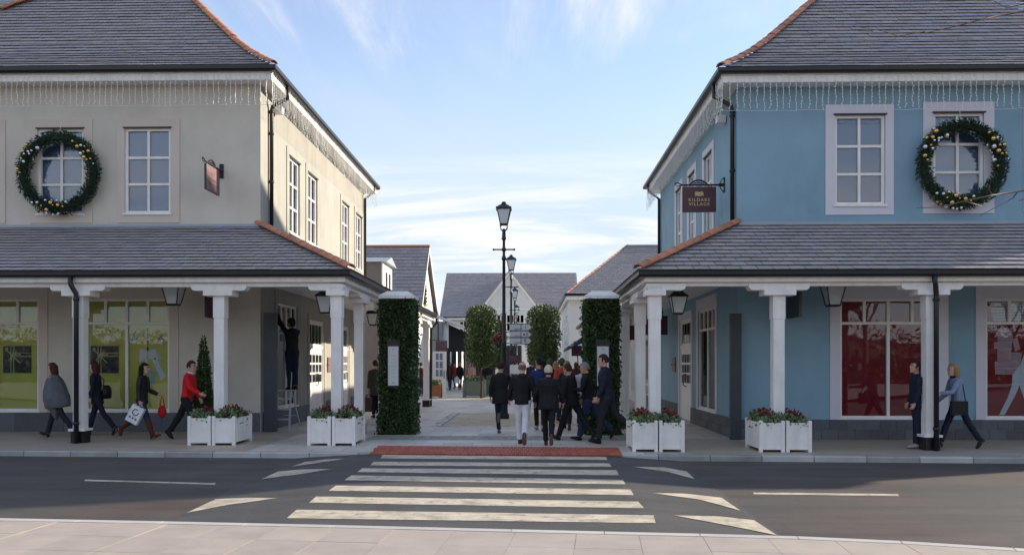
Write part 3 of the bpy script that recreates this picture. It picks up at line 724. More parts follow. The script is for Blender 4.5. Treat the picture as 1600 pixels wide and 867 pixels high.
    zz = B['zt']+.02
    pipe([PS(b_+.05,-.46,zgb+.02), PS(b_+.05,-.46,zfb-.10), PS(b_,-.09,zfb-.32), PS(b_,-.07,zfb-.42), PS(b_,-.07,zz)], .05, [PS(b_,-.07,zz+1.2), PS(b_,-.07,zz+2.4), PS(b_,-.07,zfb-.45)])
    pipe([PS(bm-.15,-.46,zgb+.02), PS(bm-.15,-.40,zfb-.05), PS(bm-.15,-.07,zfb-.3), PS(bm-.15,-.07,zz)], .05)
    q = at(B['ppipe'], HORIZ, Yc-.19); X = q.x; Yp = Yc-.20; Yg = Yc-.29
    pipe([(X-s*.0-.07,Yg,zeb+.03), (X-.07,Yg,zf-.02), (X-.06,Yg,zf-.06), (X,Yp,zf-.24), (X,Yp,zf-.32), (X,Yp,.0)], .05, [(X,Yp,zf-.35), (X,Yp,.42)])
    return B
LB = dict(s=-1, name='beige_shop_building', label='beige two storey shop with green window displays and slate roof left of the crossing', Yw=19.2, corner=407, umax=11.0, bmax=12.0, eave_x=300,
    gut=(101.5,111.5), fas=125.5, wall='beige_render', wall2='beige_render_sunlit', tmat='beige_trim', tmat_side='beige_render_sunlit', front_px=0,
    win=[(195,200,267,333),(59,200,131,333),(-77,200,-5,333)], trim=[(183,186,281,348),(47,186,145,348),(-89,186,9,348)],
    side_win=[(451.2,467.5),(480.5,495),(534,544.5),(555.5,564.7)], side_wz=(5.21,7.26), shop=[(129,265),(-75,61)], shop_z=(.50,3.22), shop_tr=2.63, tw=.22,
    side_shop=[(433,464)], side_door=[(483,506),(536,545)], back='olive_back', back_side='print_white', plinth=.47, block=1.2, courses=1, slates_up=20, slates_porch=270,
    hip2=[(58,1),(30,9),(0,20)], Yc=16.5, col_corner=527, pgut=(421,431), ptop=354, pfas=440, pbeam=447.5, ceil='soffit',
    cols=[126,345,-93], side_cols=[18.65,21.6,24.6,27.8,30.6], pipe=(420,), ppipe=119.5)
RB = dict(s=1, name='blue_shop_building', label='blue two storey shop with red window displays and slate roof right of the crossing', Yw=17.6, corner=1152, umax=9.5, bmax=10.4, eave_x=1300,
    gut=(103.5,113.0), fas=128, wall='blue_render', wall2='blue_render', tmat='lilac_trim', tmat_side='lilac_trim', front_px=0,
    win=[(1304,187.5,1383,325),(1458,185.5,1537,323),(1612,184,1691,321)], trim=[(1289.5,172,1396,340.5),(1442,169,1553,339),(1599,167,1706,337)],
    side_win=[(1113,1101),(1086,1077),(1065,1057)], side_wz=(4.95,6.95), shop=[(1312,1466),(1539.5,1692)], shop_z=(.46,3.06), shop_tr=2.53, tw=.21,
    side_shop=[(1118,1091)], side_door=[(1080,1062)], back='red_back', back_side='red_back', plinth=.44, block=.36, courses=2, slates_up=20, slates_porch=270,
    hip2=[(1592,1),(1612,9),(1640,20)], Yc=15.5, col_corner=1022.5, pgut=(421.5,431.5), ptop=351, pfas=440, pbeam=447.0, ceil='soffit',
    cols=[1214.7,1452,1700], side_cols=[17.55,20.5,23.4,26.2], pipe=(1150,), pipe_b=.16, ppipe=1462.5)
corner_building(LB); corner_building(RB)
# ------------------------------------------------------------------ window displays (flat prints behind the glass)
def shopwin(B, i): return B['shops'][i][1]
def pr(wd, Y, px, mat, name, lay=0):
    pts = [at(x, y, Y-.0015*lay) for x, y in px]; m = MB(); m.prism(pts, (0,.001,0)); return m.build(name, mat, wd)
def ln(wd, Y, px, r, mat, name, lay=0, nn=6):
    m = MB(); m.tube([at(x, y, Y-.0015*lay) for x, y in px], r, nn); return m.build(name, mat, wd)
YD = LB['Yw']+.103
for wd, x0 in ((shopwin(LB,1), 4.5), (shopwin(LB,0), 141)):
    pr(wd, YD, [(x0,540),(x0+45,540),(x0+45,583.5),(x0,583.5)], 'print_brown', 'gift_print')
    for q in ([(x0,540),(x0+45,540),(x0+45,583),(x0,583),(x0,540)], [(x0+12.5,540),(x0+12.5,583)], [(x0+17,540),(x0+17,583)], [(x0+17,551.5),(x0+45,551.5)], [(x0+17,556.5),(x0+45,556.5)]):
        ln(wd, YD, q, .011, 'print_gold', 'gift_outline', 1)
    c = (x0+15, 555)
    for dx, dy in ((-8,-7),(3,-10),(9,-4),(-6,8),(8,9)): ln(wd, YD, [c,(c[0]+dx,c[1]+dy),(c[0]+dx+4,c[1]+dy+3),c], .013, 'print_gold', 'bow_print', 2)
    pr(wd, YD, [(x0+4,543),(x0+8,543),(x0+8,548),(x0+4,548)], 'print_gold', 'bow_print', 2)
wd = shopwin(LB, 0)
ln(wd, YD, [(230.5,511),(230.5,548)],   .020, 'print_gold', 'lamp_print', 0)
for y in (511,521,531,541): pr(wd, YD, [(229.3,y+1),(231.7,y+1),(231.7,y+7),(229.3,y+7)], 'print_brown', 'lamp_print', 16)
for sg, cx in ((-1,209.5),(1,251)):
    arc = [(cx+(1-math.cos(a))*(-sg)*7, 525-10*math.sin(a)) for a in [i*math.pi/8 for i in range(9)]]
    ln(wd, YD, arc+[(230.5,534)], .014, 'print_gold', 'lamp_print', 2)
    pr(wd, YD, [(cx-6,531),(cx-2,527),(cx-1.4,523),(cx+1.4,523),(cx+2,527),(cx+6,531)], 'print_brown', 'lamp_print', 3)
    pr(wd, YD, [(cx-5,531.3),(cx+5,531.3),(cx+2.5,537),(cx-2.5,537)], 'print_white', 'lamp_print', 3)
star = [(236+(19 if i%2 else 14)*math.cos(i*math.pi/15), 563+(22 if i%2 else 17)*math.sin(i*math.pi/15)) for i in range(30)]
pr(wd, YD, star, 'print_gold', 'wreath_print', 1)
pr(wd, YD, [(236+8*math.cos(i*.524), 563+10*math.sin(i*.524)) for i in range(12)], 'olive_back', 'wreath_print', 2)
for q in ([(230,548),(219,544),(217,566),(229,560)], [(231,548),(243,545),(246,562),(233,560)], [(235,556),(244,560),(259,588),(252,594)], [(228,560),(232,562),(226,592),(220,588)]): pr(wd, YD, q, 'print_white', 'bow_print', 3)
pr(wd, YD, [(236,578),(244,582),(241,600),(232,598)], 'print_mint', 'bow_print', 3)
YD = RB['Yw']+.103; wd = shopwin(RB, 1)
for q in ([(1559,518),(1582.5,518),(1582.5,534),(1559,534)], [(1553.6,535),(1580.7,535),(1580.7,545),(1553.6,544)], [(1559,545.5),(1580,546),(1580,564),(1559,564)], [(1581,551),(1595.6,552),(1595,565),(1581,565)], [(1555,565.5),(1594,566),(1594,584.7),(1555,584)],
          [(1553,509),(1560,515),(1567,509),(1573,516),(1587,509),(1586,517),(1557,517)], [(1583,530),(1589,528),(1594,545),(1586,549)], [(1560,606),(1565,606),(1564,632),(1559,632)][:0]):
    if q:
        pr(wd, YD, q, 'print_pink', 'parcel_print', 1); ln(wd, YD, q+[q[0]], .006, 'print_white', 'parcel_outline', 2, 4)
ln(wd, YD, [(1555,575),(1594,575.5)], .006, 'print_white', 'parcel_outline', 3, 4); ln(wd, YD, [(1568,566),(1568,584)], .006, 'print_white', 'parcel_outline', 3, 4)
for q in ([(1582,585),(1594,570),(1601,552),(1614,552),(1612,590),(1606,603),(1581,602)], [(1581,602),(1593,602),(1586,618),(1570,648),(1561,648),(1575,620)], [(1593,602),(1606,602),(1612,625),(1624,648),(1615,648),(1600,622)]): pr(wd, YD, q, 'print_white', 'walking_figure_print', 2)
for i in range(7): pr(wd, YD, [(1545+i*.6,472+i*4.4),(1610,470+i*4.5),(1612,473.6+i*4.5),(1546+i*1.5,475+i*4.4)], 'print_white', 'umbrella_print', 1)
PSR = RB['PS']; op, wd = RB['shops'][2]
def prs(pts, mat, name, d): m = MB(); m.prism([PSR(op[0]+(op[1]-op[0])*a, d, op[2]+(op[3]-op[2])*c) for a, c in pts], V((.001,0,0))); m.build(name, mat, wd)
for k, (pts, mat) in enumerate([([(.1,.05),(.45,.05),(.42,.4),(.15,.42)], 'print_white'), ([(.55,.3),(.9,.33),(.8,.62),(.6,.55)], 'print_pink'), ([(.12,.5),(.4,.52),(.38,.72),(.14,.7)], 'print_pink'), ([(.6,.05),(.85,.08),(.78,.26),(.64,.24)], 'print_white'), ([(.5,.66),(.8,.7),(.74,.9),(.55,.88)], 'print_white')]): prs(pts, mat, 'window_print', .10-.002*k)

# ------------------------------------------------------------------ hanging signs
def hanging_sign(label, mat, gold):
    t = thing('hanging_sign', label, 'sign', (0,0,0), 'wrought iron hanging signs on the upper walls')
    b = MB(); b.box(.215,.965,-.018,.018,-.62,-.045); bd = b.build('sign_board', mat, t)
    b = MB(); b.tube([(.0,0,0),(1.0,0,0)], .022, 8); b.box(-.01,.03,-.05,.05,-.17,.17); b.tube([(.02,0,.0),(.14,0,0)], .04, 8)
    b.tube([(.02,0,.17),(.08,0,.10),(.11,0,.02)], .012, 6); b.tube([(.02,0,-.17),(.08,0,-.10),(.11,0,-.02)], .012, 6)
    b.tube([(.40,0,.01),(.45,0,.06),(.53,0,.10),(.60,0,.11),(.67,0,.10),(.75,0,.06),(.80,0,.01)], .022, 6); b.tube([(.48,0,.035),(.60,0,.055),(.72,0,.035)], .014, 6)
    b.tube([(.98,0,0),(1.07,0,.045),(1.13,0,.055),(1.15,0,.03),(1.12,0,.01)], .014, 6); b.tube([(1.0,0,0),(1.08,0,-.03),(1.12,0,-.02)], .012, 6)
    for x in (.30,.88): b.tube([(x,0,0),(x,0,-.05)], .01, 6)
    b.box(.205,.975,-.024,.024,-.635,-.621); b.box(.2,.214,-.024,.024,-.62,-.045); b.box(.966,.98,-.024,.024,-.62,-.045)
    b.build('bracket', 'iron', t)
    for sg in (1, -1):
        Rm = Matrix.Rotation(R(90), 4, 'X'); 
        m = Matrix.Translation((.59, sg*.021, 0)) @ (Matrix.Rotation(R(180), 4, 'Z') if sg > 0 else Matrix.Identity(4)) @ Rm
        text_mesh('sign_lettering', 'KILDARE', .104, gold, m @ Matrix.Translation((0,-.352,0)), bd); text_mesh('sign_lettering', 'VILLAGE', .104, gold, m @ Matrix.Translation((0,-.452,0)), bd)
        e = MB()
        for k in range(3):
            for h in (-1, 1):
                z = -.265+.033*k; pts = [(h*.095,z-.006+.012),(h*.05,z+.016),(0,z),(0,z+.022),(h*.05,z+.038),(h*.095,z+.03)]
                e.prism([m @ V((x, y, 0)) for x, y in pts], m.to_3x3() @ V((0,0,.003)))
        e.build('sign_emblem', gold, bd)
    return t
hs = hanging_sign('maroon hanging sign lettered KILDARE VILLAGE in gold on the blue shop', 'maroon', 'gold')
P0 = atx(1132, 289, RB['Xc']); hs.location = P0; hs.rotation_euler = (0,0,math.pi); bpy.data.objects['sign_board'].name = 'sign_board'
h2 = hanging_sign('faded maroon hanging sign seen edge on beside the beige shop windows', 'maroon_pale', 'maroon_pale')
P0 = at(346.5, 268, LB['Yw']); h2.location = P0; h2.rotation_euler = (0,0,-math.pi/2)
def blade(label, mat, x0, x1, y0, y1, z0, z1, grp='small blade signs under the porches'):
    t = thing('blade_sign', label, 'sign', ((x0+x1)/2,(y0+y1)/2,z1), grp); b = MB(); b.box(x0,x1,y0,y1,z0,z1); b.build('sign_board', mat, t)
    b = MB(); b.box(min(x0,x1)-.01,max(x0,x1)+.01,y0-.01,y1+.01,z1,z1+.03); 
    for k in (.2,.8): b.tube([(x0+(x1-x0)*k,y0+(y1-y0)*k,z1),(x0+(x1-x0)*k,y0+(y1-y0)*k,z1+.3)], .012, 6)
    b.build('hanger', 'iron', t); return t
p = at(321, 466, 18.45); q = at(340, 497, 19.1)
blade('dark maroon blade sign behind the middle porch column of the beige shop', 'maroon', p.x, p.x+.05, 18.4, 19.1, at(321,496,18.5).z, at(321,463,18.5).z)
p = at(1243, 466, 17.0); blade('dark grey blade sign on the blue wall beside a porch column', 'panel_grey', p.x-.03, p.x+.03, 16.7, 17.5, at(1243,496,17).z, at(1243,455,17).z)
p, q = at(1006, 495, 25.6), at(1043, 523, 25.6); blade('maroon blade sign facing the road between two side porch columns of the blue shop', 'maroon', p.x, q.x, 25.58, 25.63, q.z, p.z)
p, q = at(984, 510, 31), at(993, 531, 31); blade('small maroon blade sign farthest along the blue shop side porch', 'maroon', p.x, q.x, 31, 31.05, q.z, p.z)

# ------------------------------------------------------------------ wall lanterns
def wall_lantern(hang):
    t = thing('wall_lantern', '', 'lantern', (0,0,0), 'black lanterns under the porches'); f = MB(); h = .42
    for a, c in ((-1,-1),(1,-1),(1,1),(-1,1)): f.tube([(a*.20,c*.20,0),(a*.115,c*.115,-h)], .014, 5)
    for z, r in ((0,.205),(-h,.118)):
        for a, c in (((-r,-r),(r,-r)),((r,-r),(r,r)),((r,r),(-r,r)),((-r,r),(-r,-r))): f.tube([(*a,z),(*c,z)], .016, 5)
    f.lathe([(.10,-h-.03),(.11,-h),(.02,-h-.001)], n=4, sq=True); f.build('lantern_frame', 'black_metal', t)
    g = MB(); g.lathe([(.108,-h+.01),(.19,-.01)], n=4, sq=True); g.build('lantern_glass', 'lamp_glass', t)
    r = MB(); r.lathe([(.235,0),(.225,.02),(.13,.10),(.09,.17),(.05,.19),(.04,.22),(.02,.25)], n=4, sq=True); r.build('lantern_hood', 'black_metal', t)
    b = MB()
    if hang: b.tube([(0,0,.2),(0,0,.45)], .018, 6); b.build('hanging_rod', 'iron', t); return t
    b.tube([(0,0,.22),(-.12,0,.16),(-.25,0,.02),(-.46,0,-.08)], .018, 6); b.tube([(-.15,0,.10),(-.48,0,.10)], .016, 6); b.box(-.50,-.47,-.05,.05,-.22,.2); b.build('bracket', 'iron', t)
    return t
wl, wb = wall_lantern(True), wall_lantern(False); hung = 0
for i, (x, y, Y, sc, lb) in enumerate([(271.5,448,17.4,.93,'hanging lantern beside the green gift window of the beige shop'), (509,463,17.4,.86,'hanging lantern half hidden by the corner column of the beige shop'),
      (1301.5,447,16.6,.95,'hanging lantern beside the red window of the blue shop'), (1059,463.5,16.5,.82,'hooded hanging lantern near the corner column of the blue shop')]):
    p = at(x, y, Y); o = wl if i == 0 else dup(wl, p); o.location = p; o.scale = (sc,)*3; o['label'] = lb
wb.location = atx(583, 490, LB['Xc']+.72); wb.scale = (1.0,)*3; wb['label'] = 'bracket lantern on the wall beside the left ivy pillar, farthest on the beige shop'

# ------------------------------------------------------------------ icicle lights under the eaves
sm = []
for i in range(6):
    j = random.Random(i); b = MB(); Ln = .76+j.uniform(-.06,.02); pts = [V((j.uniform(-.014,.014), j.uniform(-.01,.01), -Ln*k/10)) for k in range(11)]
    b.tube(pts, .0048, 4)
    for p in pts[1:]: b.ball(p+V((j.uniform(-.018,.018),0,0)), .0125, 5, 4)
    me = b.mesh('strand', False); me.materials.append(MATS['light_wire']); sm.append(me)
def icicles(B, side, lab):
    P = B['PS'] if side else B['PF']; o = -.43; u0, u1 = (-.4, B['bmax']+.4) if side else (-.43, 8.2); zt = B['zgb']-.005
    t = thing('icicle_lights', lab, 'string lights', P(u0,o,zt), 'icicle lights under the eaves'); c = MB(); n = 40
    c.tube([P(u0+(u1-u0)*i/n, o, zt+random.uniform(-.01,.005)) for i in range(n+1)], .006, 4); c.tube([P(u0+(u1-u0)*i/n, o-.005, zt-.775+random.uniform(-.012,.012)) for i in range(n+1)], .004, 4); c.build('cable', 'light_wire', t)
    u = u0
    while u < u1: p = P(u,o,zt); link('strand', random.choice(sm), t, Matrix.Translation(p) @ Matrix.Rotation(random.uniform(0,6.2), 4, 'Z')); u += random.uniform(.115,.165)
for B, n in ((LB,'beige'),(RB,'blue')):
    icicles(B, False, f'icicle light curtain along the front eaves of the {n} shop'); icicles(B, True, f'icicle light curtain along the side eaves of the {n} shop facing the street')

# ------------------------------------------------------------------ wreaths
BL = [(182,223,1,2),(127,275,1,1.6),(158,275,1,1.6),(113,423,1,1.7),(135,455,1,1),(271,245,0,1.9),(176,188,0,1.2),(205,280,0,1.2),(228,270,0,1),(208,297,0,1),(172,300,0,1),(112,353,0,1.8),(165,363,0,1.4),(150,338,1,1),(218,335,0,.8),(304,268,1,.7),
      (580,198,1,1.2),(618,240,1,1.9),(650,232,0,1.3),(678,240,1,.9),(605,280,0,1.1),(640,295,0,1.9),(672,285,1,1),(708,278,1,1.6),(672,328,1,1.9),(697,350,1,1.1),(728,343,1,1),(657,362,0,.8),(670,390,0,1.9),(640,380,0,.8),(645,335,0,.8),(617,330,0,.7),(686,442,1,1.2),(750,383,0,.8),
      (386,703,1,2),(358,762,1,1.8),(455,725,1,1.7),(236,703,0,1.2),(282,703,0,1.3),(335,680,0,1.3),(315,730,1,.9),(266,760,1,1.3),(298,773,1,1),(335,795,0,1.8),(390,798,0,1.3),(422,798,0,1.2),(445,790,0,1.2),(497,737,1,1),(519,698,0,1.3),(420,668,0,1.2),(412,725,1,.8),(375,668,0,.8)]
_b = MB(); _b.ball((0,0,0), 1, 12, 8); bmesh_ = {}
for k, mt in ((1,'gold_ball'),(0,'silver_ball')):
    me = _b.mesh('bauble'); me.materials.append(MATS[mt]); me.polygons.foreach_set('use_smooth', [True]*len(me.polygons)); bmesh_[k] = me
def wreath(c, Rc, tr, lab, rot, seed):
    rd = random.Random(seed); t = thing('wreath', lab, 'wreath', c, 'giant pine wreaths hung over upper windows'); core = MB(); n = 40
    core.tube([c+V((Rc*math.cos(2*math.pi*i/n), 0, Rc*math.sin(2*math.pi*i/n))) for i in range(n+1)], tr*.62, 8); core.build('wreath_ring', 'ivy_core', t)
    pts, nr = [], []
    for i in range(5200):
        a, p = rd.uniform(0, 2*math.pi), rd.uniform(0, 2*math.pi); q = tr*rd.uniform(.45,.98)*(1+.10*math.sin(9*a+seed)+.07*math.sin(23*a)); er = V((math.cos(a),0,math.sin(a)))
        dr = er*math.cos(p)+V((0,-1,0))*math.sin(p); pts.append(c+er*Rc+dr*q); nr.append(dr*.9+V((-math.sin(a),0,math.cos(a)))*.8+V((0,-.2,0)))
    leaves(pts, .074, 3.4, nr, .75).build('pine_sprig', 'pine', t, fix=False, kind='stuff')
    for x, y, k, s in BL:
        dx, dz = (x-430)/335, -(y-445)/335; ca, sa = math.cos(R(rot)), math.sin(R(rot)); dx, dz = dx*ca-dz*sa, dx*sa+dz*ca
        rr = math.hypot(dx, dz); f = min(max(rr, .70), 1.05)/max(rr,.01); p = c+V((dx*f*(Rc+tr*.72), 0, dz*f*(Rc+tr*.72))); dd = abs(math.hypot(p.x-c.x, p.z-c.z)-Rc)
        p.y = c.y-math.sqrt(max(0, tr*tr-dd*dd))*.95-.02
        link('bauble', bmesh_[k], t, Matrix.Translation(p) @ Matrix.Scale(.026*s, 4))
    w_ = MB(); w_.tube([c+V((0,0,Rc)), c+V((0,.12,Rc+.4))], .005, 4); w_.build('hanging_wire', 'light_wire', t)
wreath(at(91.5, 270, LB['Yw']-.22), .86, .145, 'pine wreath with gold and silver baubles on the beige shop', 0, 1)
wreath(at(1503.5, 256.5, RB['Yw']-.22), .82, .14, 'pine wreath with gold and silver baubles on the blue shop', -6, 2)

# ------------------------------------------------------------------ dark slab panels at the shop corners
p = at(413.5, 490, 19.2); q = at(432.5, 490, 19.2)
b = MB(); b.box(p.x,q.x,19.14,19.26,.01,p.z); b.box(p.x-.006,q.x+.006,19.13,19.27,p.z,p.z+.02); tag(b.build('corner_panel', 'panel_grey'), 'tall dark grey panel standing at the corner of the beige shop', 'panel')
p = at(1138, 492, 17.6); q = at(1155, 492, 17.6)
b = MB(); b.box(p.x,q.x,17.40,17.52,.01,p.z); b.box(p.x-.006,q.x+.006,17.39,17.53,p.z,p.z+.02); tag(b.build('corner_panel', 'panel_grey'), 'tall dark grey panel standing at the corner of the blue shop', 'panel')
for B, x0, x1, lb in ((LB,511,518,'cream'),(RB,1052,1056.5,'blue')):
    a, c = atx(x0,HORIZ,B['Xc']).y, atx(x1,HORIZ,B['Xc']).y; s = B['s']; X = B['Xc']-s*.001; z1, z0 = atx((x0+x1)/2,558,B['Xc']).z, atx((x0+x1)/2,581,B['Xc']).z
    b = MB(); b.box(min(X,X-s*.035),max(X,X-s*.035),min(a,c),max(a,c),z0,z1); o = b.build('wall_plaque', 'maroon_pale'); tag(o, f'dusky red wall plaque on the {lb} side wall beside the door', 'plaque')
    for k in (0,1): j = MB(); j.ball((X-s*.04,min(a,c)-.02+k*(abs(c-a)+.04),(z0+z1)/2), .025); j.build('fixing_stud', 'black_metal', o)

# ------------------------------------------------------------------ planters round the porch columns
def planter():
    t = thing('planter', '', 'planter', (0,0,0), 'white planters of red and green plants round the columns'); w_, d_, h_ = .475, 1.0, .575; rd = random.Random(5)
    for sx in (-1, 1):
        x0 = -.485 if sx < 0 else .012; x1 = x0+w_-.004; pb = MB()
        for y0, y1 in ((-d_/2+.02,-d_/2+.05),(d_/2-.05,d_/2-.02)): pb.box(x0+.05,x1-.05,y0,y1,.055,h_-.035)
        for a, c in ((x0+.02,x0+.05),(x1-.05,x1-.02)): pb.box(a,c,-d_/2+.06,d_/2-.06,.055,h_-.035)
        box = pb.build('planter_box', 'white_paint', t)
        for px in (x0, x1-.062):
            for py in (-d_/2, d_/2-.062): k = MB(); k.box(px,px+.062,py,py+.062,0,h_); k.lathe([(.033,h_),(.02,h_+.012)], (px+.031,py+.031,0), 4, True); k.build('corner_post', 'white_paint', box)
        for y0, y1 in ((-d_/2+.012,-d_/2+.052),(d_/2-.052,d_/2-.012)):
            k = MB(); k.box(x0+.063,x1-.063,y0,y1,h_-.075,h_-.03); k.box(x0+.063,x1-.063,y0,y1,.045,.085); k.build('rail', 'white_paint', box)
        k = MB(); k.box(x0+.012,x0+.052,-d_/2+.063,d_/2-.063,h_-.075,h_-.03); k.box(x1-.052,x1-.012,-d_/2+.063,d_/2-.063,h_-.075,h_-.03); k.build('rail', 'white_paint', box)
    s = MB(); s.box(-.43,.43,-.44,.44,.40,.52); s.build('soil', 'soil', t)
    pts = []
    for i in range(2100):
        x, y = rd.uniform(-.44,.44), rd.uniform(-.47,.47); e = max(abs(x)/.44, abs(y)/.47); 
        if e < .55 and rd.random() < .75: continue
        pts.append((x*1.05, y*1.05, .54+rd.uniform(0,.13)+.04*math.sin(9*x+4*y)-max(0,e-.86)*rd.uniform(0,1.3)))
    leaves(pts, .055, 1.5, [(0,0,1)]*len(pts), 1.0).build('foliage', 'leaf_pale', t, fix=False, kind='stuff')
    pts, nr = [], []
    for cx in (-.24,.24):
        for cy in (-.22, .2):
            for i in range(260): d = V((rd.gauss(0,1),rd.gauss(0,1),abs(rd.gauss(0,1)))).normalized(); q = rd.uniform(.4,1); pts.append(V((cx,cy,.54))+V((d.x*.20,d.y*.20,d.z*.22))*q); nr.append(d)
    leaves(pts, .06, 1.7, nr, .8).build('red_flower', 'flower_red', t, fix=False, kind='stuff')
    return t
pl0 = planter(); b_ = [(LB,345,'white planter in front of the red jumper man, leftmost'), (LB,527,'white planter at the corner column of the beige shop'), (RB,1022.5,'white planter at the corner column of the blue shop'), (RB,1214.7,'white planter before the plain blue wall, rightmost')]
for i, (B, x, lb) in enumerate(b_):
    X = at(x, HORIZ, B['Yc']).x if x not in (527,1022.5) else B['Xp']; o = pl0 if i == 0 else dup(pl0, (0,0,0)); o.location = (X, B['Yc'], .004); o['label'] = lb; o.rotation_euler = (0,0,(0,0,math.pi,math.pi)[i])
# conifer in a pot by the first planter
def cone_tree(c, h, r, lab, n=7500):
    t = thing('conifer', lab, 'tree', c); k = MB(); k.tube([c, c+V((0,0,h*.95))], [.04,.008], 6); k.build('trunk', 'bark', t); rd = random.Random(3); pts, nr = [], []
    for i in range(n):
        z = 1-math.sqrt(rd.random()); a = rd.uniform(0,6.283); rr = r*(1-z)**.8*(.45+.55*rd.random())*(1+.18*math.sin(3*a+9*z))
        pts.append(c+V((rr*math.cos(a), rr*math.sin(a), .38+z*(h-.38)))); nr.append((math.cos(a), math.sin(a), .7))
    leaves(pts, .055, 2.0, nr, .8).build('crown', 'ivy', t, fix=False, kind='stuff')
    p = MB(); p.lathe([(.14,0),(.17,.3),(.19,.32),(.19,.36),(.15,.36),(.02,.33)], c, 14); p.build('pot', 'black_metal', t)
c = gp(318, 683); c = at(318, HORIZ, 18.1); c.z = .004; cone_tree(c, at(318, 524, 18.1).z, .27, 'slim dark conifer in a pot between the red jumper man and a column')

# ------------------------------------------------------------------ ivy clad gate pillars
def ivy_pillar(x0, x1, Y, lab, seed, plx):
    a, c = at(x0, HORIZ, Y), at(x1, HORIZ, Y); X0, X1 = a.x, c.x; wd = X1-X0; h = at(x0, 466, Y).z; rd = random.Random(seed)
    t = thing('ivy_pillar', lab, 'gate pillar', ((X0+X1)/2, Y+wd/2, 0), 'ivy clad pillars flanking the entry')
    k = MB(); k.box(X0+.05,X1-.05,Y+.05,Y+wd-.05,0,h); k.build('pillar_core', 'ivy_core', t)
    pts, nr = [], []
    for i in range(14000):
        f = rd.choice((0,0,0,1,2,3)); u = rd.uniform(.0,1); z = rd.uniform(.01,h); o = rd.uniform(-.02,.035)*(1+.8*math.sin(z*5+u*4))+(rd.uniform(.02,.075) if rd.random() < .05 else 0)+.018*noise.noise(V((u*5,f*7,z*3))); fl = 1+.07*max(0,1-z/.5)
        x, y, n = ((X0+wd*u, Y+.03-o, (0,-1,0)), (X0+.03-o, Y+wd*u, (-1,0,0)), (X1-.03+o, Y+wd*u, (1,0,0)), (X0+wd*u, Y+wd-.03+o, (0,1,0)))[f]
        if f == 0 and at(plx[0]-3, 541, Y).x < x < at(plx[1]+1, 541, Y).x and at(600, 605, Y).z < z < at(600, 533, Y).z: continue
        cx = (X0+X1)/2; cy = Y+wd/2; pts.append((cx+(x-cx)*fl, cy+(y-cy)*fl, z)); nr.append((n[0], n[1], -.45))
    leaves(pts, .066, 1.5, nr, 1.0).build('ivy', 'ivy', t, fix=False, kind='stuff')
    k = MB(); z = h-.005; cx, cy = (X0+X1)/2, Y+wd/2
    k.lathe([(wd/2+.015,z),(wd/2+.015,z+.075),(wd/2-.16,z+.185),(.02,z+.19)], (cx,cy,0), 4, True); k.build('cap', 'white_paint', t)
    p, q = at(plx[0], 541, Y-.04), at(plx[1], 602, Y-.04); k = MB(); k.box(p.x-.03,q.x+.03,Y-.035,Y+.06,q.z-.04,p.z+.16); k.build('plaque_back', 'black_metal', t)
    k = MB(); k.box(p.x,q.x,Y-.05,Y-.036,q.z,p.z); pq = k.build('plaque', 'plaque', t)
    for (u, v) in ((.5,.93),(.5,.07)): k = MB(); k.ball((p.x+(q.x-p.x)*u, Y-.052, q.z+(p.z-q.z)*v), .012); k.build('stud', 'ink', pq)
    for i in range(7): k = MB(); wv = (q.x-p.x)*rd.uniform(.18,.34); z = q.z+(p.z-q.z)*(.22+.09*i); k.box((p.x+q.x)/2-wv,(p.x+q.x)/2+wv,Y-.0525,Y-.0501,z,z+.006); k.build('worn_line', 'mortar', pq)
ivy_pillar(592.5, 645.5, 18.45, 'ivy clad pillar with white cap and plaque left of the walking group', 1, (606.5,622.5)); ivy_pillar(915, 967, 18.45, 'ivy clad pillar with white cap right of the walking group behind tall man', 2, (933,951))

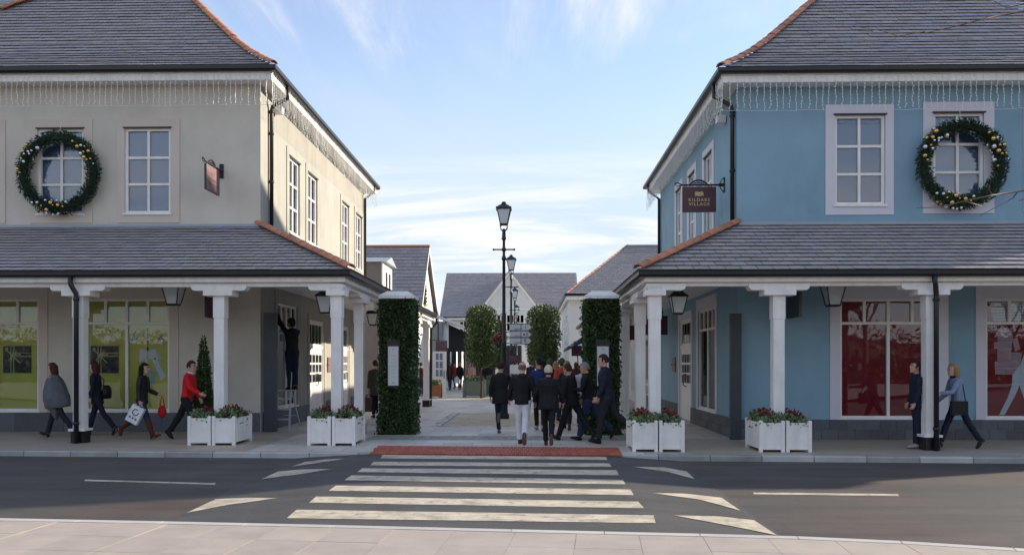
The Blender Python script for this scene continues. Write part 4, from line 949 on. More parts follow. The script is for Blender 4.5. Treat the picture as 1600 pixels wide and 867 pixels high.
# ------------------------------------------------------------------ lamp posts, finger signs, flower basket
def lamp_post(Hh):
    t = thing('street_lamp', '', 'street lamp', (0,0,0), 'black lantern lamp posts down the street middle'); k = Hh-.82
    p = MB(); p.lathe([(.16,0),(.16,.12),(.12,.18),(.115,.75),(.13,.78),(.13,.84),(.075,.95),(.065,2.2),(.08,2.23),(.08,2.28),(.055,2.34),(.045,k-.95),(.07,k-.92),(.07,k-.86),(.04,k-.8),(.04,k-.35),(.075,k-.30),(.06,k-.25),(.05,k-.05),(.035,k)], n=14); p.build('post', 'iron', t, True)
    p = MB(); p.tube([(-.30,0,k-.62),(.30,0,k-.62)], .022, 8); p.ball((-.31,0,k-.62), .035); p.ball((.31,0,k-.62), .035); p.ball((0,0,k-.62), .075); p.build('ladder_bar', 'iron', t)
    p = MB()
    for a in range(4): c, s = math.cos(a*math.pi/2+.785), math.sin(a*math.pi/2+.785); p.tube([(c*.03,s*.03,k-.08),(c*.13,s*.13,k),(c*.15,s*.15,k+.07),(c*.10,s*.10,k+.14)], .013, 6)
    p.build('lantern_cradle', 'iron', t)
    z0, z1 = k+.13, k+.58; p = MB()
    for a, c in ((-1,-1),(1,-1),(1,1),(-1,1)): p.tube([(a*.105,c*.105,z0),(a*.20,c*.20,z1)], .014, 5)
    for z, r in ((z0,.108),(z1,.205)):
        for a, c in (((-r,-r),(r,-r)),((r,-r),(r,r)),((r,r),(-r,r)),((-r,r),(-r,-r))): p.tube([(*a,z),(*c,z)], .018, 5)
    p.build('lantern_frame', 'iron', t)
    p = MB(); p.lathe([(.098,z0+.01),(.188,z1-.005)], n=4, sq=True); p.build('lantern_glass', 'lamp_white', t)
    p = MB(); p.lathe([(.235,z1),(.225,z1+.03),(.14,z1+.11),(.075,z1+.15),(.07,z1+.18),(.05,z1+.22),(.012,z1+.24)], n=4, sq=True); p.build('lantern_hood', 'iron', t)
    for a, c in ((-1,-1),(1,-1),(1,1),(-1,1)): q = MB(); q.ball((a*.215,c*.215,z1+.04), .02); q.build('finial', 'iron', t)
    return t
HL = at(787, 315, 24).z; l0 = lamp_post(HL)
for i, (x, Y, lb) in enumerate([(787.3,24,'tallest looking black lamp post, nearest, with finger signs'),(798.7,35.7,'second black lamp post, just right of the nearest lamp'),(804.3,51,'third black lamp post in front of the white gable'),(807.3,66,'farthest black lamp post, low before the gable windows')]):
    o = l0 if i == 0 else dup(l0, (0,0,0)); o.location = at(x, HORIZ, Y); o.location.z = 0; o['label'] = lb
YF = 23.93; fp = thing('finger_sign', 'three white finger signs with symbols on the nearest lamp post', 'sign', at(800, 520, YF))
for y0, y1, sym in ((506.5,515.5,'i'),(518,526.3,'Y'),(528,536.8,'€')):
    pts = [at(x, y, YF) for x, y in ((796,y0),(826,y0),(830.5,(y0+y1)/2),(826,y1),(796,y1))]; k = MB(); k.prism(pts, (0,.03,0)); arm = k.build('sign_arm', 'plaque', fp)
    k = MB(); d = at(814,0,YF).x; zt, zb = pts[0].z, pts[3].z; k.box(d-.01,d+.01,YF-.004,YF,zb,zt)
    for x, y in ((pts[0].x,zt),(pts[0].x,zb-.02)): k.box(x,pts[1].x,YF-.004,YF+.034,y,y+.02)
    k.box(pts[0].x+.15,pts[0].x+.36,YF-.003,YF,zb+.03,zb+.045); k.build('sign_border', 'ink', arm)
    m = Matrix.Translation((at(821,0,YF).x, YF-.003, (zt+zb)/2)) @ Matrix.Rotation(R(90), 4, 'X')
    if sym == 'Y':
        k = MB(); cx = at(820.5,0,YF).x; zc = (zt+zb)/2; k.ball((cx-.03,YF-.002,zc-.01), (.03,.004,.03)); 
        for dx in (.03,.05,.07): k.box(cx+dx,cx+dx+.01,YF-.004,YF-.001,zc-.05,zc+.05)
        k.build('sign_symbol', 'ink', arm)
    else: text_mesh('sign_symbol', sym, .15, 'ink', m, arm)
k = MB(); a, c = at(786,0,YF).x, at(796,0,YF).x
for y in (507,515,519,526,529,536): z = at(790,y,YF).z; k = MB(); k.box(a,c,YF+.002,YF+.02,z-.012,z+.012); k.build('sign_bracket', 'iron', fp)
p, q = at(792.5,554.5,23.9), at(815,566.5,23.9); b = MB(); b.box(p.x,q.x,23.88,23.92,q.z,p.z); o = tag(b.build('notice_board', 'maroon'), 'small maroon notice board low on the nearest lamp post', 'notice board')
for i in range(3): k = MB(); z = q.z+(p.z-q.z)*(.3+.2*i); k.box(p.x+.08,p.x+.34-.05*i,23.876,23.879,z,z+.012); k.build('faint_line', 'maroon_pale', o)
t = thing('flower_basket', 'hanging basket of red and pink flowers left of the nearest lamp post', 'flower basket', at(780,530,26)); rd = random.Random(8); c = at(779.5,530,26)
k = MB(); k.lathe([(.05,-.28),(.18,-.14),(.22,0)], c, 10); k.tube([c+V((0,0,-.02)), c+V((0,0,.75))], .012, 5); k.tube([c+V((0,0,.75)), V((l0.location.x,24.05,c.z+.75))], .015, 5); k.build('basket', 'iron', t)
for mt, n in (('flower_red',240),('flower_pink',260),('leaf_pale',150)):
    pts = [c+V((rd.gauss(0,.09), rd.gauss(0,.09), rd.gauss(.0,.07))) for _ in range(n)]; leaves(pts, .07).build('flower' if mt != 'leaf_pale' else 'foliage', mt, t, fix=False, kind='stuff')

# ------------------------------------------------------------------ clipped street trees
def clipped_tree(wx, h, z0):
    t = thing('clipped_tree', '', 'tree', (0,0,0), 'clipped column trees along the street'); rd = random.Random(11); k = MB()
    k.tube([(0,0,0),(.02,0,.6),(-.01,.01,1.2),(0,0,z0+.3),(.02,0,z0+1.2)], [.075,.06,.055,.05,.02], 8); tr = k.build('trunk', 'bark', t, True)
    for i in range(10): a = rd.uniform(0,6.28); zz = z0+rd.uniform(-.1,1.6); k = MB(); k.tube([(0,0,zz),(.3*math.cos(a),.3*math.sin(a),zz+.3),(.58*math.cos(a),.58*math.sin(a),zz+.7)], [.03,.02,.008], 5); k.build('limb', 'bark', tr)
    pts, nr = [], []; r = wx/2
    for i in range(13000):
        q = V((rd.uniform(-1,1), rd.uniform(-1,1), rd.uniform(-1,1))); m = max(abs(q.x), abs(q.y), abs(q.z)); e = q/m; s_ = (rd.random()**.45)
        rr = 1/max(.72, (abs(e.x)**4+abs(e.y)**4+abs(e.z)**6)**.25); e = e*rr*s_
        zz = (e.z+1)/2; tp = .86+.14*math.sin(min(1,zz*1.6)*math.pi*.75) if zz > .12 else .55+2.2*zz
        bump = 1+.16*noise.noise(V((e.x*2.6, e.y*2.6, e.z*4.5)))+.05*noise.noise(e*7)
        if noise.noise(V((e.x*4, e.y*4, e.z*7))+V((5,5,5))) > .37 : continue
        pts.append(V((e.x*r*tp*bump, e.y*r*tp*bump, z0+zz*h))); nr.append(V((e.x,e.y,e.z*.6+.2)))
    leaves(pts, .10, 1.6, nr, 1.1).build('crown', 'bay_leaf', t, fix=False, kind='stuff')
    g_ = MB(); g_.box(-.6,.6,-.6,.6,0,.008); g_.build('tree_pit', 'flag_tan', t); return t
ct = clipped_tree(1.42, 2.95, 1.45)
for i, (x, Y, rz, sc, lb) in enumerate([(752,38,20,1,'clipped green tree in front of the white gable left of the lamp posts'),(849,38,115,1,'clipped green tree right of the lamp posts above the crowd'),(771,46,200,.95,'clipped green tree half hidden behind the left clipped tree'),(842,52,300,.9,'clipped green tree far behind the right clipped tree')]):
    o = ct if i == 0 else dup(ct, (0,0,0), scale=sc); o.location = at(x, HORIZ, Y); o.location.z = 0; o.rotation_euler = (0,0,R(rz)); o['label'] = lb
def trough(x, Y, wd, h, lab, mat='planter_green'):
    c = at(x, HORIZ, Y); t = thing('planter_box', lab, 'planter', (c.x,Y,0), 'grey green street planters' if mat == 'planter_green' else None); rd = random.Random(x); w2 = wd/2
    if mat != 'planter_green' and 'group' in t: del t['group']
    b = MB(); b.box(c.x-w2,c.x+w2,Y-w2,Y+w2,.08,h); b.build('box', mat, t)
    for a in (-1,1):
        for e in (-1,1): k = MB(); k.box(c.x+a*w2-.05,c.x+a*w2+.05,Y+e*w2-.05,Y+e*w2+.05,0,h+.05); k.build('corner_post', mat, t)
    pts = [(c.x+rd.uniform(-w2,w2), Y+rd.uniform(-w2,w2), h+rd.uniform(0,.22)) for _ in range(420)]; leaves(pts, .09).build('foliage', 'leaf_pale', t, fix=False, kind='stuff')
    pts = [(c.x+rd.uniform(-w2,w2), Y+rd.uniform(-w2,w2), h+rd.uniform(.08,.28)) for _ in range(160)]; leaves(pts, .07).build('flower', 'flower_red', t, fix=False, kind='stuff')
trough(741, 39.2, .95, .80, 'grey green planter box beside the left clipped tree trunk'); trough(775, 41.5, .95, .80, 'grey green planter box behind the trunk of the left clipped tree'); trough(846, 40, .95, .8, 'grey green planter box behind the crowd under the right clipped tree')
trough(679.5, 38.5, .55, .62, 'small brown wooden planter by the open white door', 'wood_box')
M('twig', (.15,.10,.085), .7, .25, 20)
# ------------------------------------------------------------------ buildings farther down the street
def gable_house():
    # slate gabled shop seen past the beige corner shop, its gable facing the street
    gX = -5.9; ya = atx(664.5, HORIZ, gX).y; za = atx(664.5, 387.5, gX).z; yn = atx(653, HORIZ, gX).y; yf = atx(678, HORIZ, gX).y; ze = atx(653, 474, gX).z; x0 = -17.0
    t = thing('gabled_shop', 'white shop with steep slate roof and street facing gable beyond the beige shop', 'shop building', (gX, ya, 0))
    b = MB(); b.prism([(gX,yn,0),(gX,yf,0),(gX,yf,ze),(gX,ya,za-.05),(gX,yn,ze)], (x0-gX,0,0)); b.build('wall', 'white_render', t)
    b = MB(); o = .35; sl = (za-ze)/(ya-yn); sf = (za-ze)/(yf-ya)
    for q in ([(yn-o,ze-sl*o),(ya,za)], [(ya,za),(yf+o,ze-sf*o)]):
        (a,h0),(c,h1) = q; b.prism([(x0,a,h0),(x0,c,h1),(x0,c,h1+.08),(x0,a,h0+.08)], (gX+.22-x0,0,0))
    rf = b.build('roof', 'slate_far', t); m = MB(); Ln = math.hypot(ya-yn+o, (ya-yn+o)*sl)
    slate_plane(m, V((gX+.24,yn-o,ze-sl*o+.085)), V((-1,0,0)), V((0,1,sl)), [(0,0),(8.5,0),(8.5,Ln),(0,Ln)], .34, .27); m.build('slate_course', 'slate', rf, fix=False, kind='stuff')
    b = MB()
    for q in ([(yn-o,ze-sl*o),(ya,za)], [(ya,za),(yf+o,ze-sf*o)]): (a,h0),(c,h1) = q; b.prism([(gX+.225,a,h0-.16),(gX+.225,c,h1-.16),(gX+.225,c,h1+.07),(gX+.225,a,h0+.07)], (.03,0,0))
    b.build('barge_board', 'white_paint', t); b = MB(); b.box(x0,gX+.26,ya-.12,ya+.12,za+.06,za+.16); b.build('ridge_tile', 'terracotta', rf)
    c = V((gX+.14, atx(661, HORIZ, gX+.1).y, atx(661,478,gX).z)); tt = thing('festive_garland', 'slim green and red christmas tree garland on the far left gable', 'garland', c); rd = random.Random(2); pts = []
    h = atx(661,438,gX).z-c.z
    for i in range(900): z = 1-math.sqrt(rd.random()); r = .42*(1-z)*rd.random()**.5; a = rd.uniform(0,6.28); pts.append(c+V((.10*abs(math.cos(a)), r*math.sin(a), z*h)))
    leaves(pts, .10).build('fir_sprig', 'bay_leaf', tt, fix=False, kind='stuff')
    for i in range(30): z = rd.random()*.8; p = c+V((.13, rd.uniform(-.35,.35)*(1-z), z*h)); link('bauble', bmesh_[0 if i%2 else 1], tt, Matrix.Translation(p) @ Matrix.Scale(.06, 4))
gable_house()
def dormer():
    # white fronted dormer peeping over the porch roof of the beige shop
    X = -6.5; y0, y1 = 34.6, 36.9; zt, zb = atx(600, 412, X).z, 4.0
    t = thing('dormer_wing', 'small white fronted dormer with grey cheeks behind the beige shop', 'dormer', (X-1,35.5,0))
    b = MB(); b.box(X-3.2,X,y0,y1,0,zt); b.build('cheek', 'slate_far', t)
    b = MB(); b.box(X+.002,X+.06,y0,y1,0,zt); b.build('front', 'white_paint', t)
    for k in (.28,.62): q = MB(); q.box(X+.062,X+.07,y0+(y1-y0)*k,y0+(y1-y0)*(k+.2),zb+.5,zt-.35); q.build('window', 'glass_dark', t)
    b = MB(); b.prism([(X+.25,y0-.15,zt),(X+.25,y1+.15,zt),(X+.25,(y0+y1)/2,zt+.35)], (-3.5,0,0)); b.build('roof', 'lead', t)
dormer()
def far_house():
    Y = 70; P = lambda x, y, d=0: at(x, y, Y+d); xl, xr = P(687.5,0).x, P(906,0).x; ze, zr = P(700,495).z, P(700,416).z; dp = 5.5
    t = thing('gabled_house', 'white two storey building with wide slate roof and central gable closing the street', 'shop building', ((xl+xr)/2, Y, 0))
    b = MB(); b.box(xl+.25,xr-.25,Y,Y+2*dp,0,ze); b.build('wall', 'white_render', t)
    b = MB(); b.prism([(xl,Y-.35,ze-.08),(xl,Y+dp,zr),(xl,Y+2*dp+.35,ze-.08)], (xr-xl,0,0)); rf = b.build('roof', 'slate_far', t); m = MB(); ga, gl, gr = P(797,424), P(748,488), P(846,488)
    sp = V((0,dp+.35,zr-ze+.08)); Ln = sp.length; slate_plane(m, V((xl,Y-.36,ze-.06)), V((1,0,0)), sp, [(0,0),(xr-xl,0),(xr-xl,Ln),(0,Ln)], .34, .24); m.build('slate_course', 'slate', rf, fix=False, kind='stuff')
    b = MB(); b.box(xl,xr,Y-.40,Y-.36,ze-.28,ze-.07); b.build('fascia', 'white_paint', t); b = MB(); b.box(xl,xr,Y-.50,Y-.405,ze-.10,ze-.01); b.build('gutter', 'black_metal', t)
    b = MB(); b.prism([(gl.x,Y-.6,0),(gr.x,Y-.6,0),(gr.x,Y-.6,gr.z),(ga.x,Y-.6,ga.z),(gl.x,Y-.6,gl.z)], (0,5.8,0)); b.build('gable_wall', 'white_render', t)
    b = MB()
    for e in (gl, gr): d = V((e.x-ga.x,0,e.z-ga.z)); b.prism([(ga.x,Y-.75,ga.z),(ga.x,Y-.75,ga.z-.30),(e.x,Y-.75,e.z-.30),(e.x,Y-.75,e.z)], (0,.12,0))
    b.build('barge_board', 'white_paint', t); b = MB()
    for e in (gl, gr): b.prism([(ga.x,Y-.8,ga.z+.1),(ga.x,Y-.8,ga.z+.005),(e.x,Y-.8,e.z+.005),(e.x,Y-.8,e.z+.1)], (0,5.6,0))
    b.build('gable_roof', 'slate', t); b = MB(); z = P(0,485).z; b.box(P(762,0).x,P(832,0).x,Y-.66,Y-.605,z-.06,z+.04); b.build('string_course', 'white_paint', t)
    def win(x0, x1, y0, y1, n, yy):
        a, c = P(x0,y0), P(x1,y1); k = MB(); f = .07
        k.box(a.x,c.x,yy-.05,yy-.002,c.z-f,c.z); k.box(a.x,c.x,yy-.05,yy-.002,a.z,a.z+f)
        for i in range(n+1): x = a.x+(c.x-a.x)*i/n; k.box(x-.04,x+.04,yy-.05,yy-.002,c.z+.001,a.z-.001)
        k.box(a.x,c.x,yy-.045,yy-.002,(a.z+c.z)/2-.03,(a.z+c.z)/2+.03); wd = k.build('window', 'white_paint', t)
        for i in range(n): g_ = MB(); g_.box(a.x+(c.x-a.x)*i/n+.04,a.x+(c.x-a.x)*(i+1)/n-.04,yy-.03,yy-.026,c.z,a.z); g_.build('pane', 'pane_far', wd)
        s_ = MB(); s_.box(a.x-.12,c.x+.12,yy-.03,yy-.001,c.z-.25,a.z+.18); s_.build('surround', 'white_render', wd)
    win(718.5,730,503,522,2,Y); win(777,789,493,517,2,Y-.6); win(792,803.5,493,517,2,Y-.6); win(806.5,819,493,517,2,Y-.6); win(872,881,503,522,2,Y)
    b = MB(); x = P(697,0).x; b.tube([(x,Y-.45,ze-.1),(x,Y-.1,ze-.5),(x,Y-.1,0)], .06, 6); b.build('downpipe', 'black_metal', t)
    for i, (x0, x1) in enumerate(((703,727),(730,770),(780,815),(825,870))): a, c = P(x0,540), P(x1,596); k = MB(); yy = Y-.02 if i in (0,3) else Y-.62; k.box(a.x,c.x,yy-.05,yy,.3,a.z); k.build('shop_window', 'glass_dark', t)
M('pane_far', (.16,.22,.32), .1, .1, 2, spec=.8)
far_house()
def hip_house():
    Y = 46.0; s = 1; P = lambda x, y: at(x, y, Y); Xc = at(889.5, 0, Y+.5).x; xe = P(885,0).x; ze = P(890,459).z; pk = at(979,385,Y+4.6); zr = pk.z; tx = pk.x-xe
    t = thing('hipped_shop', 'pale grey shop with hipped slate roof and terracotta hip beyond the blue shop', 'shop building', (Xc, Y, 0))
    b = MB(); b.box(Xc,Xc+12,Y+.5,Y+16,0,ze-.1); b.build('wall', 'white_render', t)
    x1 = Xc+12.4; b = MB(); E = [(xe,Y,ze),(x1,Y,ze),(x1,Y+16.5,ze),(xe,Y+16.5,ze),(pk.x,Y+4.6,zr),(x1,Y+4.6,zr),(x1,Y+11.9,zr),(pk.x,Y+11.9,zr)]
    b.add(E, [(0,1,5,4),(1,2,6,5),(2,3,7,6),(3,0,4,7),(4,5,6,7),(3,2,1,0)]); rf = b.build('roof', 'slate_far', t); m = MB(); sp = V((0,4.6,zr-ze)); Ln = sp.length
    slate_plane(m, V((xe,Y,ze+.01)), V((1,0,0)), sp, [(0,0),(9.5,0),(9.5,Ln),(tx,Ln)], .34, .24); m.build('slate_course', 'slate', rf, fix=False, kind='stuff')
    lay_tiles([(xe,Y,ze+.02),(pk.x,Y+4.6,zr+.03)], rf, .34, .02, .55); b = MB(); b.box(pk.x,x1,Y+4.5,Y+4.75,zr+.01,zr+.09); b.build('ridge_tile', 'slate', rf)
    pp = [(xe,Y+16.5),(xe,Y),(x1,Y)]
    b = MB(); b.sweep(pp, [(-.04,ze-.33),(.0,ze-.33),(.0,ze-.02),(-.04,ze-.02)]); b.build('fascia', 'white_paint', t)
    b = MB(); b.sweep(pp, [(.002,ze-.12),(.10,ze-.12),(.12,ze+.01),(.002,ze+.01)]); b.build('gutter', 'black_metal', t)
    b = MB(); b.sweep(pp, [(-.5,ze-.33),(-.041,ze-.33),(-.041,ze-.30),(-.5,ze-.30)]); b.build('soffit', 'soffit', t)
    for k in range(3):
        y0 = Y+2.5+k*3.6; q = MB(); q.box(Xc-.03,Xc-.001,y0,y0+1.2,2.9,4.7); wd = q.build('window', 'white_paint', t)
        for i in range(2):
            for j in range(3): g_ = MB(); g_.box(Xc-.037,Xc-.031,y0+.1+i*.52,y0+.56+i*.52,3.0+j*.56,3.48+j*.56); g_.build('pane', 'pane_far', wd)
    # awnings and shop front along its street side
    aw = []
    for (x0, x1, ya, yb, Yn, mt, lb) in ((884,900,535,549,42,'awning_dark','black awning under the hipped shop nearest the right ivy pillar'), (886,915,520,548,38.5,'awning_blue','blue and orange striped awning beside the right ivy pillar')):
        a, c = at(x0, yb, Yn), at(x1, ya, Yn); k = thing('awning', lb, 'awning', a); q = MB(); q.prism([(a.x,Yn,a.z),(a.x,Yn,a.z+.16),(c.x+.4,Yn,c.z+.16),(c.x+.4,Yn,c.z)], (0,2.6,0)); q.build('canopy', mt, k)
        if mt == 'awning_blue':
            for i, mm in enumerate(('awning_orange','awning_pale','awning_orange')): u = i*.55; q = MB(); q.prism([(a.x+u*.3-.02,Yn-.012,a.z+.02+u*.3),(a.x+u*.3+.16,Yn-.012,a.z+.02+u*.3+.09),(a.x+u*.3+.16,Yn-.012,a.z+.16+u*.3),(a.x+u*.3-.02,Yn-.012,a.z+.12+u*.3)], (0,.01,0)); q.build('stripe', mm, k)
        q = MB(); q.tube([(c.x,Yn+.1,c.z),(c.x+.3,Yn+.1,0)], .03, 6); q.build('support', 'iron', k)
    a, c = at(893,541,40), at(909,556,40); k = thing('shop_sign', 'maroon shop sign below the striped awning near the right ivy pillar', 'sign', a); q = MB(); q.box(a.x,c.x,40,40.06,c.z,a.z); q.build('sign_board', 'maroon', k); q = MB(); q.tube([(a.x,40.03,a.z),(c.x+.5,40.03,a.z+.05)], .02, 6); q.build('bracket', 'iron', k)
hip_house()
def left_row():
    # shop row beyond the beige shop: awnings, sign, open white door
    t = thing('shop_row', 'low white shop row with dark shopfronts behind the open white door', 'shop building', (-6.2,58,0))
    b = MB(); b.box(-13,-5.6,50.2,66,0,4.3); b.build('wall', 'white_render', t); b = MB(); b.prism([(-5.3,50.0,4.3),(-5.3,66.3,4.3),(-9.3,66.3,6.2),(-9.3,50.0,6.2)], (0,0,.1)); b.build('roof', 'slate_far', t)
    for k in range(3): q = MB(); q.box(-5.6,-5.56,51.5+k*4.6,54.8+k*4.6,.5,2.7); q.build('shop_window', 'glass_dark', t)
    for (x0, x1, y0, y1, Y, mt, lb) in ((683,727,492,509,47.5,'awning_pale','pale sloping porch canopy left of the clipped tree'), (701,728,513,549,49,'awning_dark','black awning hanging left of the clipped tree')):
        a, c = at(x0,y0,Y), at(x1,y1,Y); k = thing('awning', lb, 'awning', a); q = MB()
        if mt == 'awning_pale': q.prism([(a.x,Y,a.z),(a.x,Y,a.z-.13),(c.x,Y,c.z-.2),(c.x,Y,c.z)], (0,4,0))
        else: q.prism([(a.x,Y,a.z+.25),(c.x,Y,a.z-.25),(c.x,Y,c.z),(a.x,Y,c.z)], (0,.8,0))
        q.build('canopy', mt, k); q = MB(); q.tube([(a.x+.05,Y+.1,a.z),(a.x+.05,Y+.1,0)], .04, 6); q.build('support', 'iron', k)
    a, c = at(681,533,44), at(698.5,548.5,44); k = thing('shop_sign', 'maroon shop sign above the open white door', 'sign', a); q = MB(); q.box(a.x,c.x,44,44.06,c.z,a.z); q.build('sign_board', 'maroon', k); q = MB(); q.tube([(a.x-.6,44.03,a.z+.08),(c.x,44.03,a.z+.02)], .02, 6); q.build('bracket', 'iron', k)
    a, c = at(676,549,41), at(697,609,41); k = thing('open_door', 'open white glazed door standing out into the street', 'door', (a.x,41,0)); q = MB(); q.box(a.x,c.x,41,41.06,.02,a.z); d = q.build('door_leaf', 'white_paint', k)
    for i in range(2):
        for j in range(3): x0 = a.x+.16+i*.2; z0 = 1.0+j*.42; q = MB(); q.box(x0,x0+.15,40.99,40.998,z0,z0+.34); q.build('pane', 'pane_far', k)
    q = MB(); q.tube([(c.x-.1,40.97,.9),(c.x-.1,40.95,1.3)], .02, 6); q.build('handle', 'black_metal', k)
left_row()
def right_row():
    x0 = RB['Xc']; xe = 2.35; y0, y1 = 28.3, 40.0
    t = thing('porch_row', 'low white shop row with lean-to porch between the blue and the hipped shop', 'shop building', (x0,34,0))
    b = MB(); b.box(x0,x0+7,y0,y1,0,4.75); b.build('wall', 'white_render', t)
    b = MB(); b.prism([(xe,y0,3.42),(x0,y0,4.72),(x0,y0,4.80),(xe,y0,3.50)], (0,y1-y0,0)); b.build('porch_roof', 'slate_far', t)
    b = MB(); b.box(xe,xe+.06,y0,y1,3.18,3.415); b.build('fascia', 'white_paint', t); b = MB(); b.box(xe-.12,xe-.003,y0,y1,3.36,3.48); b.build('gutter', 'black_metal', t)
    for k in range(4): y = y0+.8+k*3.2; b = MB(); b.box(xe+.1,xe+.32,y,y+.22,0,3.17); b.build('column', 'white_paint', t)
    for k in range(3): b = MB(); b.box(x0-.05,x0-.002,y0+1.2+k*3.8,y0+3.8+k*3.8,.5,2.8); b.build('shop_window', 'glass_dark', t)
right_row()
# rainwater pipe at the far porch corner of the beige shop
X = LB['Xp']+.34; b = MB(); b.tube([(X+.02,31.1,3.42),(X,31.1,3.25),(X-.22,31.05,3.0),(X-.24,31.05,0)], .06, 8); tag(b.build('downpipe', 'black_metal', smooth=True), 'black rainwater pipe at the far end of the beige shop porch', 'downpipe')

# ------------------------------------------------------------------ trees
def bare_tree(c, h, seed, lab, depth=6, group=None, first=None):
    rd = random.Random(seed); t = thing('bare_tree', lab, 'tree', c, group); k = MB(); tr = MB()
    tr.tube([c, c+V((.05,0,h*.18)), c+V((0,.04,h*.34))], [h*.022, h*.017, h*.014], 8); tr.build('trunk', 'bark', t, True)
    def grow(p, d, l, r, n):
        if n == 0: return
        q = p+d*l*.5+V((rd.gauss(0,.05),rd.gauss(0,.05),rd.gauss(0,.03)))*l; e = q+(d+V((rd.gauss(0,.12),rd.gauss(0,.12),.08))).normalized()*l*.5
        k.tube([p, q, e], [r, r*.85, r*.68], 5 if n > 2 else 3, False)
        for i in range(3 if n > 2 else 2): a = V((rd.gauss(0,1),rd.gauss(0,1),rd.gauss(.15,.6))).normalized(); grow(e if i else q, (d+a*.75).normalized(), l*rd.uniform(.62,.8), r*.6, n-1)
    p = c+V((0,.04,h*.33))
    for i in range(4): a = i*1.57+rd.uniform(-.4,.4); grow(p, V((math.cos(a)*.55, math.sin(a)*.55, 1)).normalized(), h*.2, h*.009, depth)
    k.build('crown', 'bark', t, fix=False, kind='stuff')
for i, (x, y, h) in enumerate(((9,-22,11),(17,-26,13),(-2,-30,12),(-12,-24,10),(27,-30,14),(-24,-28,12),(4,-38,13),(40,-32,13))):
    bare_tree(V((x,y,-.3)), h, i+1, 'bare winter tree across the road, mirrored in the shop windows', 5, 'bare trees across the road')
hb = MB(); hb.rings([[V((x, -40-1.6+.5*math.sin(x*.9), -.3)), V((x, -40-1.3, 1.6+.5*math.sin(x*.37)+.3*math.sin(x*1.7))), V((x, -40+1.0, 1.7+.5*math.sin(x*.41+1)+.3*math.sin(x*1.3))), V((x, -40+1.6+.4*math.sin(x*1.1), -.3))] for x in range(-62,72)]); HC = hb.build('hedge_core', 'ivy_core')
rd = random.Random(5); pts = [(rd.uniform(-60,70), -40+rd.uniform(-2,2), -.3+abs(rd.gauss(0,1.6))) for _ in range(14000)]
HG = tag(leaves(pts, .6).build('hedgerow', 'ivy', fix=False), 'long dark hedge across the road, mirrored in shop windows', 'hedge', kind='stuff'); HC.parent = HG
rd = random.Random(6); pts = []
for i in range(22000):
    x = rd.uniform(-90,100); hh = 6.5+2.5*noise.noise(V((x*.09,0,0)))+1.6*noise.noise(V((x*.33,3,0))); pts.append((x, -66+rd.uniform(-3,3), hh*rd.random()**.8-.3))
WG = tag(leaves(pts, .5, 2.5).build('woodland', 'twig', fix=False), 'bare brown woodland edge far across the road, mirrored in glass', 'woodland', kind='stuff')
hb = MB(); hb.rings([[V((x, -69, -.3)), V((x, -67.5, 4.6+1.6*noise.noise(V((x*.09,0,0)))+noise.noise(V((x*.5,3,0))))), V((x, -64.5, 4.2+1.6*noise.noise(V((x*.1,4,0)))+noise.noise(V((x*.5,8,0))))), V((x, -62.5, -.3))] for x in range(-92,102)]); hb.build('woodland_core', 'bark', fix=True).parent = WG
# bare tree whose twigs reach in at the right edge
T0 = at(2050, HORIZ, 6.6); T0.z = -.01; t = thing('young_tree', 'bare tree just outside the right edge with thin twigs before the blue shop', 'tree', T0)
b = MB(); b.tube([T0, T0+V((-.03,.02,2)), T0+V((.02,0,4.2)), T0+V((-.02,.05,6))], [.08,.065,.045,.02], 8); b.build('trunk', 'bark', t, True)
def twig(px, r0, r1, Y=6.6, name='branch', root=None):
    p = [at(x, y, Y+.25*math.sin(i*1.7)) for i, (x, y) in enumerate(px)]
    if root is not None: p = [root]+p
    b = MB(); n = len(p); b.tube(p, [r0+(r1-r0)*i/(n-1) for i in range(n)], 6); b.build(name, 'twig', t, True)
    return p
twig([(1700,285),(1600,298),(1552,305),(1515,312),(1470,324),(1431,325)], .011, .003, root=T0+V((0,0,2.2)))
twig([(1590,300),(1583,309),(1562,321),(1531,337)], .006, .0025, name='twig'); twig([(1551,305),(1546,298),(1546,290)], .006, .005, name='twig'); twig([(1505,314),(1535,322)], .004, .002, name='twig'); twig([(1640,302),(1610,308),(1592,314)], .006, .003, name='twig')
twig([(1720,-5),(1600,18),(1545,28),(1500,40),(1446,52)], .011, .003, root=T0+V((0,0,4.3)))
twig([(1640,-4),(1600,7),(1573,13)], .006, .003, name='twig'); twig([(1446,50),(1403,57),(1392,66)], .0035, .002, name='twig'); twig([(1403,57),(1380,49),(1332,41)], .003, .002, name='twig'); twig([(1573,13),(1560,6),(1545,-2)], .003, .002, name='twig')
# small fittings: flood lights under the eaves corners
for p, lb in ((atx(436,172,LB['Xc']+.12),'small white flood light under the beige shop eaves corner'), (atx(1126,186,RB['Xc']-.12),'small white flood light under the blue shop eaves corner')):
    b = MB(); b.box(p.x-.10,p.x+.10,p.y-.10,p.y+.10,p.z-.10,p.z+.06); b.tube([(p.x,p.y,p.z+.05),(p.x,p.y,p.z+.2)], .025, 6); tag(b.build('flood_light', 'white_paint'), lb, 'flood light')
